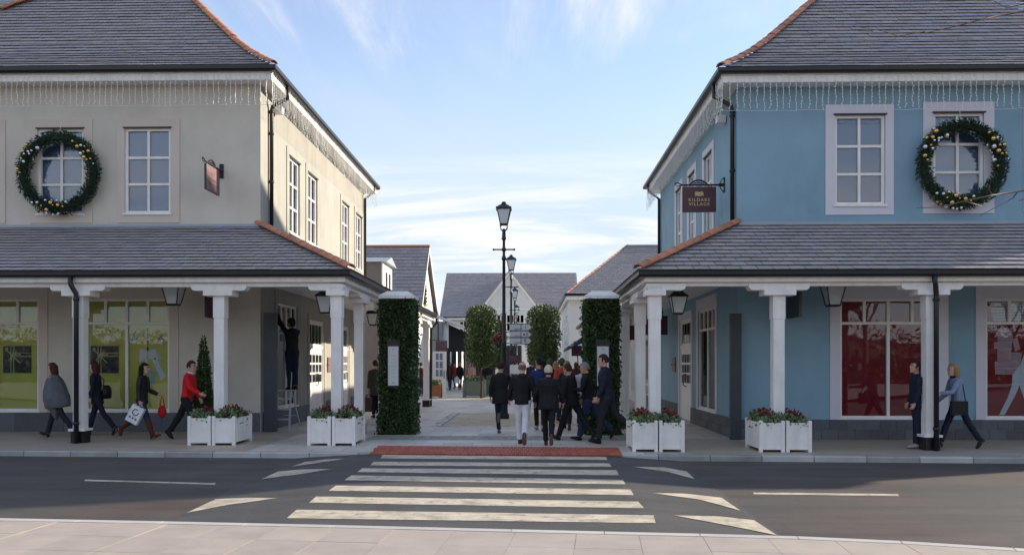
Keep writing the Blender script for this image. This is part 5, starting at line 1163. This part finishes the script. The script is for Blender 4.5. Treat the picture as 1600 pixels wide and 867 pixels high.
# ------------------------------------------------------------------ people
for n_, c_ in dict(skin=(.55,.31,.23), skin_pale=(.62,.38,.30), navy=(.012,.017,.035), black_cloth=(.010,.010,.012), charcoal=(.022,.022,.025), grey_knit=(.13,.135,.15), jeans=(.022,.035,.085), jeans_dark=(.012,.017,.036), red_knit=(.62,.012,.018),
    leather=(.014,.018,.019), boot_brown=(.105,.030,.014), shoe_black=(.008,.008,.009), shoe_tan=(.16,.10,.06), shoe_red=(.13,.012,.015), shoe_pale=(.40,.37,.33), pale_trouser=(.70,.69,.72), blue_top=(.022,.034,.13), olive=(.062,.055,.035), burgundy=(.085,.015,.022),
    orange_red=(.50,.07,.035), peach=(.55,.33,.26), cream_knit=(.56,.50,.38), denim_pale=(.23,.28,.40), green_cap=(.055,.065,.045), shirt_white=(.70,.68,.72), bag_red=(.48,.014,.014), bag_black=(.010,.010,.011), bag_white=(.74,.75,.80),
    hair_black=(.012,.009,.008), hair_brown=(.045,.022,.013), hair_auburn=(.085,.026,.014), hair_dark_red=(.045,.012,.012), hair_grey=(.24,.23,.23), hair_blond=(.36,.22,.10), hair_ginger=(.38,.19,.07), hair_fair=(.20,.12,.07), lips=(.34,.10,.09), eye=(.02,.018,.016), phone=(.30,.16,.12)).items():
    M(n_, c_, .75 if n_ not in ('leather','shoe_black','skin','skin_pale','bag_black','eye') else .45, .16, 9, .35 if 'hair' not in n_ else .8, 22 if 'hair' not in n_ else 90, spec=.3)
def dens(b, mat, name, parent, vox, dec):
    me = b.mesh(name, True); o = bpy.data.objects.new(name, me); COL.objects.link(o)
    r = o.modifiers.new('r', 'REMESH'); r.mode = 'VOXEL'; r.voxel_size = vox; r.use_smooth_shade = True
    s = o.modifiers.new('s', 'SMOOTH'); s.factor = .5; s.iterations = 2
    d = o.modifiers.new('d', 'DECIMATE'); d.ratio = dec
    PENDING.append((o, name, mat, parent, None, True))
def person(label, px, Y, H=1.72, rz=0, fem=False, lean=4, LL=(0,5,0), RL=(0,5,0), LA=(0,8,10), RA=(0,8,10), head=(0,0), top='black_cloth', topkind='jacket', hem=.10, legs='charcoal', shoes='shoe_black', hair='hair_brown', hairkind='short', skin='skin',
           boots=None, z0=0.0, twist=0, bulk=1.0, collar=None, cat='person', group=None, far=False):
    """forward is local +Y, right is +X; angles in degrees: legs (hip, knee, foot pitch), arms (forward, outward, elbow)"""
    k = H/1.75; up = V((0,0,1)); fwd = V((0,1,0)); rt = V((1,0,0)); p = at(px, HORIZ, Y); loc = V((p.x, Y, z0))
    t = thing('person', label, cat, (0,0,0), group)
    def rotx(v, a): c, s = math.cos(a), math.sin(a); return V((v.x, v.y*c+v.z*s, v.z*c-v.y*s))
    def rotz(v, a): c, s = math.cos(a), math.sin(a); return V((v.x*c-v.y*s, v.x*s+v.y*c, v.z))
    J = {}; wid = (.146 if fem else .164)*(1+(bulk-1)*.6)
    for nm, sx, L in (('L',-1,LL),('R',1,RL)):
        h = V((sx*.088*k, 0, 0)); a = R(L[0]); b = a-R(L[1]); kn = h+V((-sx*.035,math.sin(a),-math.cos(a))).normalized()*.43*k; an = kn+V((-sx*.055,math.sin(b),-math.cos(b))).normalized()*.425*k
        pt = b+R(L[2]); fd = V((0,math.cos(pt),math.sin(pt))); fu = V((0,-math.sin(pt),math.cos(pt))); J[nm] = (h, kn, an, fd, fu)
    low = min(min((q[2]-q[4]*.085*k+q[3]*s_*k).z for s_ in (-.06,.17)) for q in J.values()); P0 = V((0,0,-low))
    for nm in 'LR': h, kn, an, fd, fu = J[nm]; J[nm] = (h+P0, kn+P0, an+P0, fd, fu)
    T = lambda v: P0+rotz(rotx(V(v)*k, R(lean)), R(twist))
    D = lambda v: rotz(rotx(V(v), R(lean)), R(twist))
    A = {}
    for nm, sx, L in (('L',-1,LA),('R',1,RA)):
        s = T((sx*wid, 0, .495)); f, o, e = R(L[0]), R(L[1]), R(L[2]); dr = lambda f, o: rotz(V((sx*math.sin(o), math.sin(f)*math.cos(o), -math.cos(f)*math.cos(o))), R(twist))
        el = s+dr(f,o)*.285*k; d2 = dr(f+e,o*.4); wr = el+d2*.25*k; A[nm] = (s, el, wr, d2, dr(f+e+R(10), o*.2))
    nb = T((0,.0,.55)); hc = nb+D((0,.02,.165))*k
    hr = lambda v: rotz(rotx(V(v), R(head[1])), R(head[0]+twist))
    vx = .014 if far else .0085
    # --- one continuous skin body
    b = MB(); ea, eb = D((1,0,0)), D((0,1,0))
    b.loft([(T((0,0,z)), ea*rx*k*bulk, eb*ry*k*bulk) for z, rx, ry in ((-.10,.10,.08),(-.02,.145,.10),(.12,.12,.085),(.32,.15,.10),(.46,.15,.085),(.53,.07,.06),(.56,.055,.055))], 14)
    b.loft([(T((0,0,.52)), ea*.062*k, eb*.062*k),(nb, ea*.056*k, eb*.058*k),(hc+hr((0,-.012,-.05))*k, hr((1,0,0))*.054*k, hr((0,1,0))*.058*k)], 12)
    hs = 1.07*k
    b.loft([(hc+hr((0,y,z))*hs, hr((1,0,0))*rx*hs, hr((0,1,0))*ry*hs) for z, rx, ry, y in ((-.118,.022,.026,.058),(-.105,.042,.048,.040),(-.075,.057,.070,.020),(-.035,.067,.084,.006),(.01,.073,.092,0),(.05,.074,.094,-.004),(.085,.060,.078,-.007),(.106,.034,.046,-.009),(.114,.010,.012,-.009))], 16)
    b.loft([(hc+hr((0,y,z))*hs, hr((1,0,0))*rx*hs, hr((0,.35,1))*ry*hs) for y, z, rx, ry in ((.07,.022,.008,.008),(.094,.006,.011,.012),(.108,-.018,.014,.013),(.085,-.034,.012,.008))], 8)
    b.ball(hc+hr((0,.086,-.062))*hs, (.022*hs,.014*hs,.014*hs), 8, 6)
    for sx in (-1,1): b.ball(hc+hr((sx*.076,-.012,-.012))*hs, (.011*hs,.022*hs,.032*hs), 8, 6)
    for nm, sx in (('L',-1),('R',1)):
        h, kn, an, fd, fu = J[nm]; b.tube([h+up*.04, h, (h*.5+kn*.5), kn, kn*.6+an*.4, an], [.060*k,.064*k,.052*k,.040*k,.040*k,.030*k], 10)
        b.loft([(an-fu*.05*k+fd*s_*k, rt*wx*k, fu*hz*k) for s_, wx, hz in ((-.05,.026,.028),(.0,.034,.04),(.08,.038,.028),(.15,.034,.018))], 10)
        s, el, wr, d2, hd = A[nm]; b.tube([s*.8+T((0,0,.47))*.2, s, s*.4+el*.6, el, el*.6+wr*.4, wr], [.05*k,.05*k,.042*k,.036*k,.034*k,.024*k], 10)
        # hand: palm, four unequal curled fingers, thumb from the side near its base
        side = V((0,1,0)) if True else rt; n_ = hd.cross(side); n_ = n_.normalized() if n_.length > .2 else rt; side = n_.cross(hd).normalized(); inn = -n_*sx if n_.x*1 > 0 else n_*sx
        b.loft([(wr, side*.024*k, inn*.018*k),(wr+hd*.035*k, side*.036*k, inn*.016*k),(wr+hd*.085*k, side*.040*k, inn*.014*k),(wr+hd*.095*k, side*.034*k, inn*.011*k)], 10)
        if not far:
            for q, (o, l) in enumerate(((.029,.068),(.010,.078),(-.010,.072),(-.028,.056))):
                r0 = wr+(hd*.082+side*o)*k; r1 = r0+(hd*.9+inn*.35).normalized()*l*.5*k; r2 = r1+(hd*.55+inn*.85).normalized()*l*.5*k; b.tube([r0,r1,r2], [.0098*k,.0092*k,.0075*k], 6)
            r0 = wr+(hd*.028+side*.026)*k; b.tube([r0, r0+(hd*.5+side*.75+inn*.2).normalized()*.038*k, r0+(hd*.5+side*.75+inn*.2).normalized()*.038*k+(hd*.85+inn*.5).normalized()*.03*k], [.0125*k,.0105*k,.008*k], 6)
        else: b.loft([(wr+hd*.09*k, side*.034*k, inn*.013*k),(wr+hd*.16*k+inn*.02*k, side*.028*k, inn*.010*k)], 8)
    dens(b, skin, 'body', t, vx, .22)
    if not far:
        e = MB()
        for sx in (-1,1): e.ball(hc+hr((sx*.032,.081,.012))*hs, (.012*hs,.008*hs,.007*hs), 8, 5)
        e.build('eyes', 'eye', t, True); e = MB(); e.ball(hc+hr((0,.090,-.062))*hs, (.022*hs,.012*hs,.0065*hs), 8, 5); e.build('lips', 'lips', t, True)
        e = MB()
        for sx in (-1,1): e.tube([hc+hr((sx*.016,.090,.030))*hs, hc+hr((sx*.034,.086,.036))*hs, hc+hr((sx*.052,.070,.030))*hs], .0045*hs, 5)
        e.build('eyebrows', hair if hair != 'cream_knit' else 'hair_brown', t, True)
    # --- trousers
    vg = .017 if far else .0125
    b = MB(); b.loft([(P0+V((0,y,z))*k, rt*rx*k*bulk, fwd*ry*k*bulk) for z, rx, ry, y in ((.13,.115,.085,0),(.05,.132,.100,0),(-.02,.152,.116,-.006),(-.08,.14,.11,-.005),(-.11,.06,.07,0))], 16)
    tr = 1.0 if topkind != 'slim' else .9
    for nm in 'LR':
        h, kn, an, fd, fu = J[nm]; end = an if not boots else kn*.45+an*.55; slim = .86 if fem else 1.0
        b.tube([h+up*.03*k, h-up*.03*k, h*.55+kn*.45, kn, kn*.62+an*.38, end-(end-kn).normalized()*.01], [.094*k*bulk,.102*k*bulk,.091*k*slim,.075*k*slim,.072*k*slim,.066*k*slim if not boots else .05*k], 12)
    dens(b, legs, 'trousers', t, vg, .35)
    for nm in 'LR':
        h, kn, an, fd, fu = J[nm]; b = MB(); sk = 1.0 if not fem else .92
        b.loft([(an+fu*(-.047+dz)*k*sk+fd*s_*k*sk, rt*wx*k*sk, fu*hz*k*sk) for s_, wx, hz, dz in ((-.072,.020,.024,0),(-.055,.034,.040,.0),(.0,.041,.048,.008),(.06,.045,.040,.0),(.12,.046,.030,-.009),(.165,.040,.024,-.014),(.190,.022,.014,-.02))], 12)
        if boots: b.tube([an-fu*.03*k, an+(kn-an)*.12, an+(kn-an)*.5, an+(kn-an)*.85], [.05*k,.048*k,.066*k,.064*k], 12)
        b.build('boot' if boots else 'shoe', boots or shoes, t, True)
        if not far: b = MB(); b.loft([(an-fu*.088*k*sk+fd*s_*k*sk, rt*wx*k*sk, fu*.009*k) for s_, wx in ((-.078,.018),(-.06,.037),(.0,.043),(.06,.047),(.12,.048),(.17,.040),(.196,.016))], 12); b.build('shoe_sole', 'sole', t)
    # --- top
    m_ = bulk*(1.0 if not fem else .92); b = MB()
    if topkind == 'poncho':
        b.loft([(T((0,y,z)), ea*rx*k, eb*ry*k) for z, rx, ry, y in ((.575,.065,.065,0),(.54,.11,.09,0),(.48,.205,.13,0),(.36,.25,.19,0),(.18,.27,.25,.0),(.0,.28,.29,-.01),(-.16,.25,.29,-.02),(-.22,.23,.26,-.02))], 20)
        b.loft([(T((0,.05,z)), ea*rx*k, eb*ry*k) for z, rx, ry in ((-.1,.2,.20),(-.26,.15,.13),(-.44,.07,.05),(-.52,.02,.02))], 12)
    else:
        puff = {'jacket':1.0,'sweater':.97,'coat':1.06,'puffer':1.13}.get(topkind, 1)
        S = [(.575,.070,.070,0),(.55,.085,.080,0),(.53,.112,.095,0),(.50,.152,.108,.0),(.46,.172,.118,.0),(.38,.176,.130,.004),(.28,.168,.124,.004),(.16,.152 if fem else .158,.112,.004),(.05,.168,.125,.0),(-.04,.178,.134,0)]
        if hem > .1: S += [(-hem*.7,.182,.140,0),(-hem,.186,.143,0)]
        else: S = S[:-1]+[(-hem,.168,.127,0)]
        b.loft([(T((0,y,z)), ea*rx*k*m_*puff, eb*ry*k*m_*puff) for z, rx, ry, y in S], 20)
        for nm in 'LR':
            s, el, wr, d2, hd = A[nm]; r = puff*(1 if not fem else .9)
            b.tube([s*.7+T((0,0,.46))*.3, s, s*.5+el*.5, el, el*.5+wr*.5, wr-d2*.012], [.064*k*r,.070*k*r,.066*k*r,.058*k*r,.053*k*r,.045*k*r], 12)
    dens(b, top, {'jacket':'jacket','sweater':'jumper','coat':'coat','puffer':'padded_jacket','poncho':'poncho'}[topkind], t, vg, .4)
    if topkind in ('jacket','puffer') and not fem and not collar: b2 = MB(); b2.loft([(T((0,y,z)), ea*rx*k, eb*ry*k) for z, rx, ry, y in ((.46,.05,.02,-.10),(.49,.085,.045,-.10),(.535,.095,.06,-.085),(.565,.085,.06,-.06),(.585,.06,.04,-.04))], 14); b2.build('hood', top, t, True)
    if collar:
        b = MB(); b.loft([(nb+D((0,y,z))*k, ea*r_*k, eb*r_*k) for z, r_, y in ((-.005,.082,.012),(.035,.070,.012),(.045,.066,.012),(.02,.060,.012))], 14); b.build('collar', collar, t, True)
    # --- hair
    b = MB(); big = 1.0 if hairkind != 'cap' else 1.04
    def cap(y0, zf, th):
        rings = []
        for j in range(11):
            ph = math.pi*(.03+.94*j/10*.62); ring = []
            for i in range(18):
                a = 2*math.pi*i/18; v = V((.077*math.sin(ph)*math.sin(a), .097*math.sin(ph)*math.cos(a)-.004, .116*math.cos(ph)+.002)); s_ = th
                if v.y > y0 and v.z < zf: s_ = .86
                if abs(v.x) > .05 and v.z < -.02 and v.y > -.03: s_ = .86
                ring.append(hc+hr(v*s_*big)*hs)
            rings.append(ring)
        b.rings(rings)
    if hairkind == 'cap': cap(.03, .035, 1.10); b.loft([(hc+hr((0,-.004,z))*hs, hr((1,0,0))*rx*hs, hr((0,1,0))*ry*hs) for z, rx, ry in ((.022,.084,.104),(.035,.088,.108),(.055,.087,.106),(.06,.083,.10))], 18)
    else: cap(.035, .062, 1.11 if hairkind != 'crop' else 1.045)
    if hairkind in ('bob','long'):
        L_ = .17 if hairkind == 'bob' else .30
        b.loft([(hc+hr((0,y,z))*hs, hr((1,0,0))*rx*hs, hr((0,1,0))*ry*hs) for z, rx, ry, y in ((.09,.055,.06,-.02),(.04,.090,.085,-.03),(-.04,.096,.078,-.040),(-.10,.094,.070,-.048),(-L_,.080,.052,-.060),(-L_-.02,.05,.03,-.062))], 16)
    if hairkind == 'ponytail': b.ball(hc+hr((0,-.115,.03))*hs, (.035*hs,.04*hs,.04*hs)); b.tube([hc+hr((0,-.12,.03))*hs, hc+hr((0,-.16,-.03))*hs, hc+hr((0,-.14,-.13))*hs], [.035*hs,.034*hs,.012*hs], 8)
    if hairkind == 'bun': b.ball(hc+hr((0,-.115,-.01))*hs, .042*hs)
    dens(b, hair, 'cap' if hairkind == 'cap' else 'hair', t, .011 if not far else .016, .4)
    if hairkind == 'cap': b = MB(); b.loft([(hc+hr((0,y,z))*hs, hr((1,0,0))*rx*hs, hr((0,1,0))*.06*hs) for y, z, rx in ((-.045,-.075,.062),(-.045,-.02,.072),(-.03,.03,.072))], 12); b.build('hair', 'hair_brown', t, True)
    t.location = loc; t.rotation_euler = (0,0,R(rz))
    W = Matrix.Translation(loc) @ Matrix.Rotation(R(rz), 4, 'Z')
    return dict(root=t, T=lambda v: W @ T(v), hand={nm: W @ (A[nm][2]+A[nm][4]*.09*k) for nm in 'LR'}, head=W @ hc, W=W)
M('sole', (.10,.07,.05), .8, .2, 8)
STR = dict(LL=(26,6,8), RL=(-22,16,-18)); STL = dict(LL=(-22,16,-18), RL=(26,6,8))
# four shoppers along the beige shop
person('woman in a grey pointed poncho with auburn bob walking left along the beige shop', 88, 17.6, 1.66, 90, True, 6, (-26,10,-16), (18,4,12), (4,1,6), (4,1,6), (0,4), 'grey_knit', 'poncho', legs='jeans_dark', hair='hair_auburn', hairkind='bob', skin='skin_pale')
q = person('woman in navy coat with black shoulder bag behind the white porch column', 152, 18.2, 1.68, 95, True, 5, (-24,12,-18), (16,3,8), (-4,8,14), (14,10,30), (0,4), 'navy', 'jacket', .17, 'jeans_dark', hair='hair_auburn', hairkind='bob', skin='skin_pale')
t = thing('shoulder_bag', 'black shoulder bag hanging on the back of the woman in navy', 'bag', q['T']((.06,-.24,.1))); b = MB(); c = q['T']((.02,-.22,.10))
b.loft([(c+V((0,0,z)), V((.10*w_,0,0)), V((0,.14*w_,0))) for z, w_ in ((-.16,.5),(-.14,.95),(0,1),(.10,.8),(.15,.45))], 12); b.build('bag_body', 'bag_black', t, True)
b = MB(); b.tube([c+V((-.02,-.1,.1)), q['T']((.12,-.14,.40)), q['T']((.13,.0,.535)), q['T']((.13,.12,.40)), c+V((-.10,.06,.12))], .011, 6); b.build('strap', 'bag_black', t)
q = person('dark haired woman in black leather jacket and brown boots carrying bags beside the green window', 222, 17.3, 1.66, -90, True, 3, (-22,30,-25), (20,4,6), (8,6,58), (-6,8,16), (-4,2), 'leather', 'jacket', .06, 'jeans', hair='hair_black', hairkind='long', skin='skin', boots='boot_brown')
hd = q['hand']['R']; t = thing('shopping_bag', 'white paper carrier bag with a ring emblem held by the leather jacket woman', 'shopping bag', hd)
Rb = Matrix.Translation(hd+V((-.10,-.03,-.20))) @ Matrix.Rotation(R(28), 4, 'Y'); b = MB(); b.add([Rb @ V((x,y,z)) for z in (-.19,.19) for x, y in ((-.14,-.05),(.14,-.05),(.14,.05),(-.14,.05))], [(0,3,2,1),(4,5,6,7),(0,1,5,4),(1,2,6,5),(2,3,7,6),(3,0,4,7)]); bb = b.build('bag_body', 'bag_white', t)
b = MB(); b.tube([Rb @ V((.065*math.cos(a), -.053, .055+.065*math.sin(a))) for a in [R(70+i*16) for i in range(20)]], .010, 5); b.build('ring_emblem', 'ink', bb)
for x in (-.07,0,.07): b = MB(); b.add([Rb @ V((x+u,-.0525,-.085+v)) for u, v in ((-.024,-.016),(.024,-.016),(.018,.020),(-.012,.024))], [(0,1,2,3)]); b.build('small_emblem', 'ink', bb)
b = MB(); b.tube([Rb @ V((-.06,-.04,.19)), hd+V((0,-.02,.0)), Rb @ V((.06,-.04,.19))], .007, 5); b.build('bag_handle', 'ink', t)
hd = q['hand']['L']; c = hd+V((0,0,-.36)); t = thing('handbag', 'round red handbag swinging in front of the leather jacket woman', 'bag', c); b = MB(); b.ball(c, (.095,.07,.14), 12, 8); b.build('bag_body', 'bag_red', t, True); b = MB(); b.tube([c+V((-.05,0,.12)), c+V((-.04,0,.22)), q['hand']['L'], c+V((.03,0,.22)), c+V((.05,0,.12))], .012, 6); b.build('strap', 'bag_red', t)
person('man in bright red jumper and white collar walking right towards the first planter', 292, 17.3, 1.70, -90, False, 7, (-26,6,-14), (20,6,2), (6,8,18), (22,8,38), (-12,4), 'red_knit', 'sweater', .07, 'black_cloth', hair='hair_brown', collar='shirt_white')
# man on the ladder
zl = .98; Yl = 20.35; cx = at(455, HORIZ, Yl).x
lad = thing('step_ladder', 'aluminium step ladder set up at the beige shop side window', 'ladder', (cx-.2,Yl,0))
for sx in (-1,1): b = MB(); b.add([(cx-.20+sx*(.25+o),Yl-.42+d,0) for o in (0,.04) for d in (0,.05)]+[(cx-.20+sx*(.17+o),Yl-.02+d,1.0) for o in (0,.04) for d in (0,.05)], [(0,1,5,4),(1,3,7,5),(3,2,6,7),(2,0,4,6),(0,2,3,1),(4,5,7,6)]); b.build('rail', 'alu', lad)
for sx in (-1,1): b = MB(); b.tube([(cx-.20+sx*.28,Yl+.58,0),(cx-.20+sx*.18,Yl+.04,1.0)], .016, 6); b.build('rear_leg', 'alu', lad)
for i in range(1,4): z = .25*i; wdt = .25-.08*z; b = MB(); b.box(cx-.20-wdt,cx-.20+wdt,Yl-.44+.40*z,Yl-.33+.40*z,z-.02,z+.015); b.build('tread', 'alu', lad)
b = MB(); b.box(cx-.44,cx+.04,Yl-.12,Yl+.20,zl-.03,zl); b.build('platform', 'alu', lad)
b = MB(); b.tube([(cx+.0,Yl-.03,1.0),(cx+.02,Yl-.02,1.42),(cx-.16,Yl-.02,1.46)], .015, 6); b.tube([(cx-.20-.18,Yl+.45,.3),(cx-.20+.22,Yl+.45,.3)], .012, 6); b.build('hand_rail', 'alu', lad)
person('man in black hooded top standing on a step ladder reaching up to a window', 456.5, Yl+.05, 1.80, 48, False, 2, (4,6,0), (-3,3,0), (142,14,20), (55,4,50), (15,-16), 'black_cloth', 'jacket', .10, 'jeans_dark', hair='black_cloth', hairkind='cap', z0=zl)
# two people by the red window
person('man in navy jacket standing by the red window looking left', 1432, 15.75, 1.66, 82, False, 0, (3,4,0), (-4,3,0), (4,6,14), (2,6,16), (8,-8), 'navy', 'jacket', .12, 'jeans_dark', 'shoe_pale', hair='hair_brown', bulk=1.05)
q = person('blond woman in pale blue patterned jacket with black bag striding left', 1496, 15.75, 1.64, 90, True, 6, (-26,8,-14), (24,4,6), (32,4,52), (14,8,36), (0,3), 'denim_pale', 'jacket', .22, 'jeans_dark', hair='hair_blond', hairkind='bob', skin='skin_pale', collar='navy')
c = q['T']((-.17,.10,-.02)); t = thing('shoulder_bag', 'black shoulder bag at the hip of the blond woman by the blue shop', 'bag', c); b = MB(); b.box(c.x-.16,c.x+.15,c.y-.12,c.y-.04,c.z-.16,c.z+.10); b.build('bag_body', 'bag_black', t)
b = MB(); b.tube([V((c.x-.12,c.y-.08,c.z+.09)), q['T']((-.15,.12,.30)), q['T']((.1,.02,.55)), q['T']((-.02,-.14,.40)), V((c.x+.12,c.y-.08,c.z+.09))], .011, 6); b.build('strap', 'bag_black', t)
# the group crossing into the village
q = person('person with dark red hair and black coat holding a map, leftmost of the walking group', 782, 18.9, 1.66, -6, True, 3, (6,4,0), (-20,60,-30), (-6,14,12), (55,4,66), (0,6), 'black_cloth', 'coat', .20, 'jeans_dark', 'shoe_tan', hair='hair_dark_red', hairkind='bun', bulk=1.22)
c = at(805, 577, 19.4); t = thing('paper_map', 'white folded map held up between the first two walkers of the group', 'map', c); b = MB()
for i in range(3): b.prism([c+V((-.13+.09*i,.02*(i%2),-.12)), c+V((-.04+.09*i,.02*((i+1)%2),-.10)), c+V((-.04+.09*i,.02*((i+1)%2),.13)), c+V((-.13+.09*i,.02*(i%2),.10))], (0,.004,0))
b.build('map_sheet', 'print_white', t)
person('man in pale grey trousers and black hooded jacket walking away into the street', 816, 16.35, 1.67, 0, False, 4, (14,3,4), (-14,34,-38), (10,16,20), (-14,16,18), (-6,2), 'black_cloth', 'jacket', .08, 'pale_trouser', 'shoe_red', hair='hair_fair', hairkind='crop', skin='skin_pale', bulk=1.16)
person('woman in bright blue top with dark hair tied back, walking among the group', 843, 19.6, 1.72, 12, True, 3, (8,4,0), (-10,12,-8), (4,10,40), (0,10,16), (30,2), 'blue_top', 'jacket', .10, 'black_cloth', 'shoe_pale', hair='hair_black', hairkind='ponytail', skin='skin')
person('person in cream knitted hat and black padded jacket walking away at the crossing', 857, 16.05, 1.60, 0, True, 4, (14,4,4), (-16,34,-34), (8,22,26), (-4,24,24), (0,2), 'black_cloth', 'puffer', .13, 'black_cloth', 'shoe_red', hair='cream_knit', hairkind='cap', bulk=1.2)
person('man all in black with brown hair striding left with legs wide apart', 894, 17.1, 1.67, 60, False, 8, (24,4,4), (-30,10,-14), (2,10,16), (10,10,22), (-10,4), 'black_cloth', 'jacket', .10, 'black_cloth', hair='hair_brown', bulk=1.14)
q = person('grey haired man in black jacket and jeans striding left with phone in hand', 920, 17.2, 1.67, 82, False, 6, (18,8,4), (-30,14,-16), (20,6,72), (4,8,20), (0,8), 'black_cloth', 'jacket', .09, 'jeans', 'shoe_black', hair='hair_grey', collar='charcoal', bulk=1.12)
hd = q['hand']['L']; t = thing('phone', 'phone in a tan case held by the grey haired man', 'phone', hd); b = MB(); b.box(hd.x-.07,hd.x+.05,hd.y-.035,hd.y+.035,hd.z,hd.z+.012); b.build('phone_case', 'phone', t)
person('tall man in dark jacket striding left before the right ivy pillar', 948, 16.55, 1.82, 84, False, 4, (14,6,4), (-28,24,-24), (6,8,22), (2,8,18), (0,6), 'navy', 'jacket', .10, 'charcoal', hair='hair_brown', bulk=1.16, collar='black_cloth')
person('ginger haired person behind the man striding in black', 886, 19.9, 1.66, 0, True, 3, (10,4,0), (-10,12,-8), top='charcoal', hair='hair_ginger', hairkind='long')
person('person in orange red top and dark cap within the crowd under the right tree', 879, 22.5, 1.74, 20, False, 3, (10,4,0), (-10,12,-8), top='orange_red', hair='green_cap', hairkind='cap', legs='jeans')
person('fair haired person in pinkish coat deep in the crowd right of the lamp', 868.5, 24.5, 1.66, 0, True, 3, (10,4,0), (-10,12,-8), top='peach', hair='hair_blond', hairkind='bob', legs='black_cloth')
person('man in green cap and dark coat behind the cream hatted walker', 859, 22.8, 1.72, 0, False, 3, (10,4,0), (-10,12,-8), top='charcoal', hair='green_cap', hairkind='cap')
person('person in white jacket half hidden behind the grey haired man', 909, 20.5, 1.60, 200, True, 0, (4,4,0), (-4,4,0), top='shirt_white', hair='hair_brown', hairkind='bob', legs='jeans')
# people farther along the street
q = person('man in olive coat with his back turned beside the left ivy pillar', 587, 24.2, 1.70, 30, False, 2, (4,4,0), (-4,6,0), top='olive', topkind='coat', hem=.26, legs='black_cloth', hair='hair_brown')
c = V((at(576,HORIZ,24.1).x, 24.1, .42)); t = thing('carrier_bag', 'brown carrier bag beside the man in the olive coat', 'bag', c); b = MB(); b.box(c.x-.12,c.x+.12,c.y-.08,c.y+.08,c.z-.22,c.z+.22); b.build('bag_body', 'bag_brown', t); b = MB(); b.tube([c+V((-.07,0,.22)), c+V((0,0,.36)), c+V((.07,0,.22))], .01, 5); b.build('bag_handle', 'bag_black', t)
FP = dict(far=True)
person('person in red jacket standing between the two farthest beige shop porch columns', 658, 40, 1.66, 10, True, 0, (5,4,0), (-5,4,0), top='burgundy', legs='jeans', hair='hair_brown', **FP)
for x, Y, H, rz, tp, lg, hk, hr_, lb in ((703,50,1.66,180,'burgundy','black_cloth','long','hair_black','woman in dark burgundy coat beside the open white door'), (710.5,52.5,1.62,160,'orange_red','jeans','short','hair_fair','person in rusty red coat between two women near the open door'),
        (718.5,50,1.68,185,'black_cloth','black_cloth','bob','hair_blond','woman in black with a white bag near the open door'), (731,51.5,1.60,170,'peach','black_cloth','long','hair_brown','person in pinkish top left of the green planter box'),
        (738,49.5,1.64,200,'peach','charcoal','bob','hair_brown','woman in peach top just above the green planter box'), (757,50,1.70,0,'black_cloth','charcoal','short','hair_black','person in black behind the left clipped tree trunk'),
        (768,52,1.7,20,'charcoal','jeans','short','hair_brown','person in dark grey beyond the left clipped tree'), (829,44,1.70,0,'navy','jeans_dark','short','hair_brown','person in navy far down the street under the right clipped tree'),
        (900,36,1.66,0,'burgundy','black_cloth','bob','hair_auburn','person in burgundy far down the right side of the street'), (872,40,1.7,0,'black_cloth','black_cloth','short','hair_black','person in black far behind the orange topped walker')):
    q = person(lb, x, Y, H, rz, hk != 'short', 1, (10,6,0), (-8,10,-4), top=tp, legs=lg, hair=hr_, hairkind=hk, **FP)
    if 'white bag' in lb: c = q['hand']['R']; o = MB(); o.box(c.x-.13,c.x+.13,c.y-.06,c.y+.06,c.z-.40,c.z-.02); o.tube([c+V((-.06,0,-.03)), c+V((0,0,.06)), c+V((.06,0,-.03))], .012, 5); tag(o.build('carrier_bag', 'bag_white'), 'white carrier bag held by the far woman in black', 'bag')
# ------------------------------------------------------------------ turn the pending texts and bodies into plain meshes
bpy.context.view_layer.update(); dg = bpy.context.evaluated_depsgraph_get(); DONE = []
for o, name, mat, parent, mw, sm_ in PENDING:
    me = bpy.data.meshes.new_from_object(o.evaluated_get(dg)); DONE.append((o, me, name, mat, parent, mw, sm_))
for o, me, name, mat, parent, mw, sm_ in DONE:
    bpy.data.objects.remove(o); me.name = name; me.materials.clear(); me.materials.append(MATS[mat])
    if name in ('jacket','coat','jumper','trousers','poncho','hair'):
        a_, f_ = (.012, 9.0) if name != 'hair' else (.006, 40.0)
        for v in me.vertices:
            c = v.co; v.co = c+v.normal*a_*(noise.noise(V((c.x*f_, c.y*f_, c.z*f_*.8)))+.5*noise.noise(V((c.x*f_*2.3+7, c.y*f_*2.3, c.z*f_*2))))
    if name == 'padded_jacket':
        for v in me.vertices: c = v.co; v.co = c+v.normal*(.010*abs(math.sin(c.z*math.pi/.085))+.006*noise.noise(c*14))
    if sm_: me.polygons.foreach_set('use_smooth', [True]*len(me.polygons))
    link(name, me, parent, mw).matrix_parent_inverse = Matrix.Identity(4)
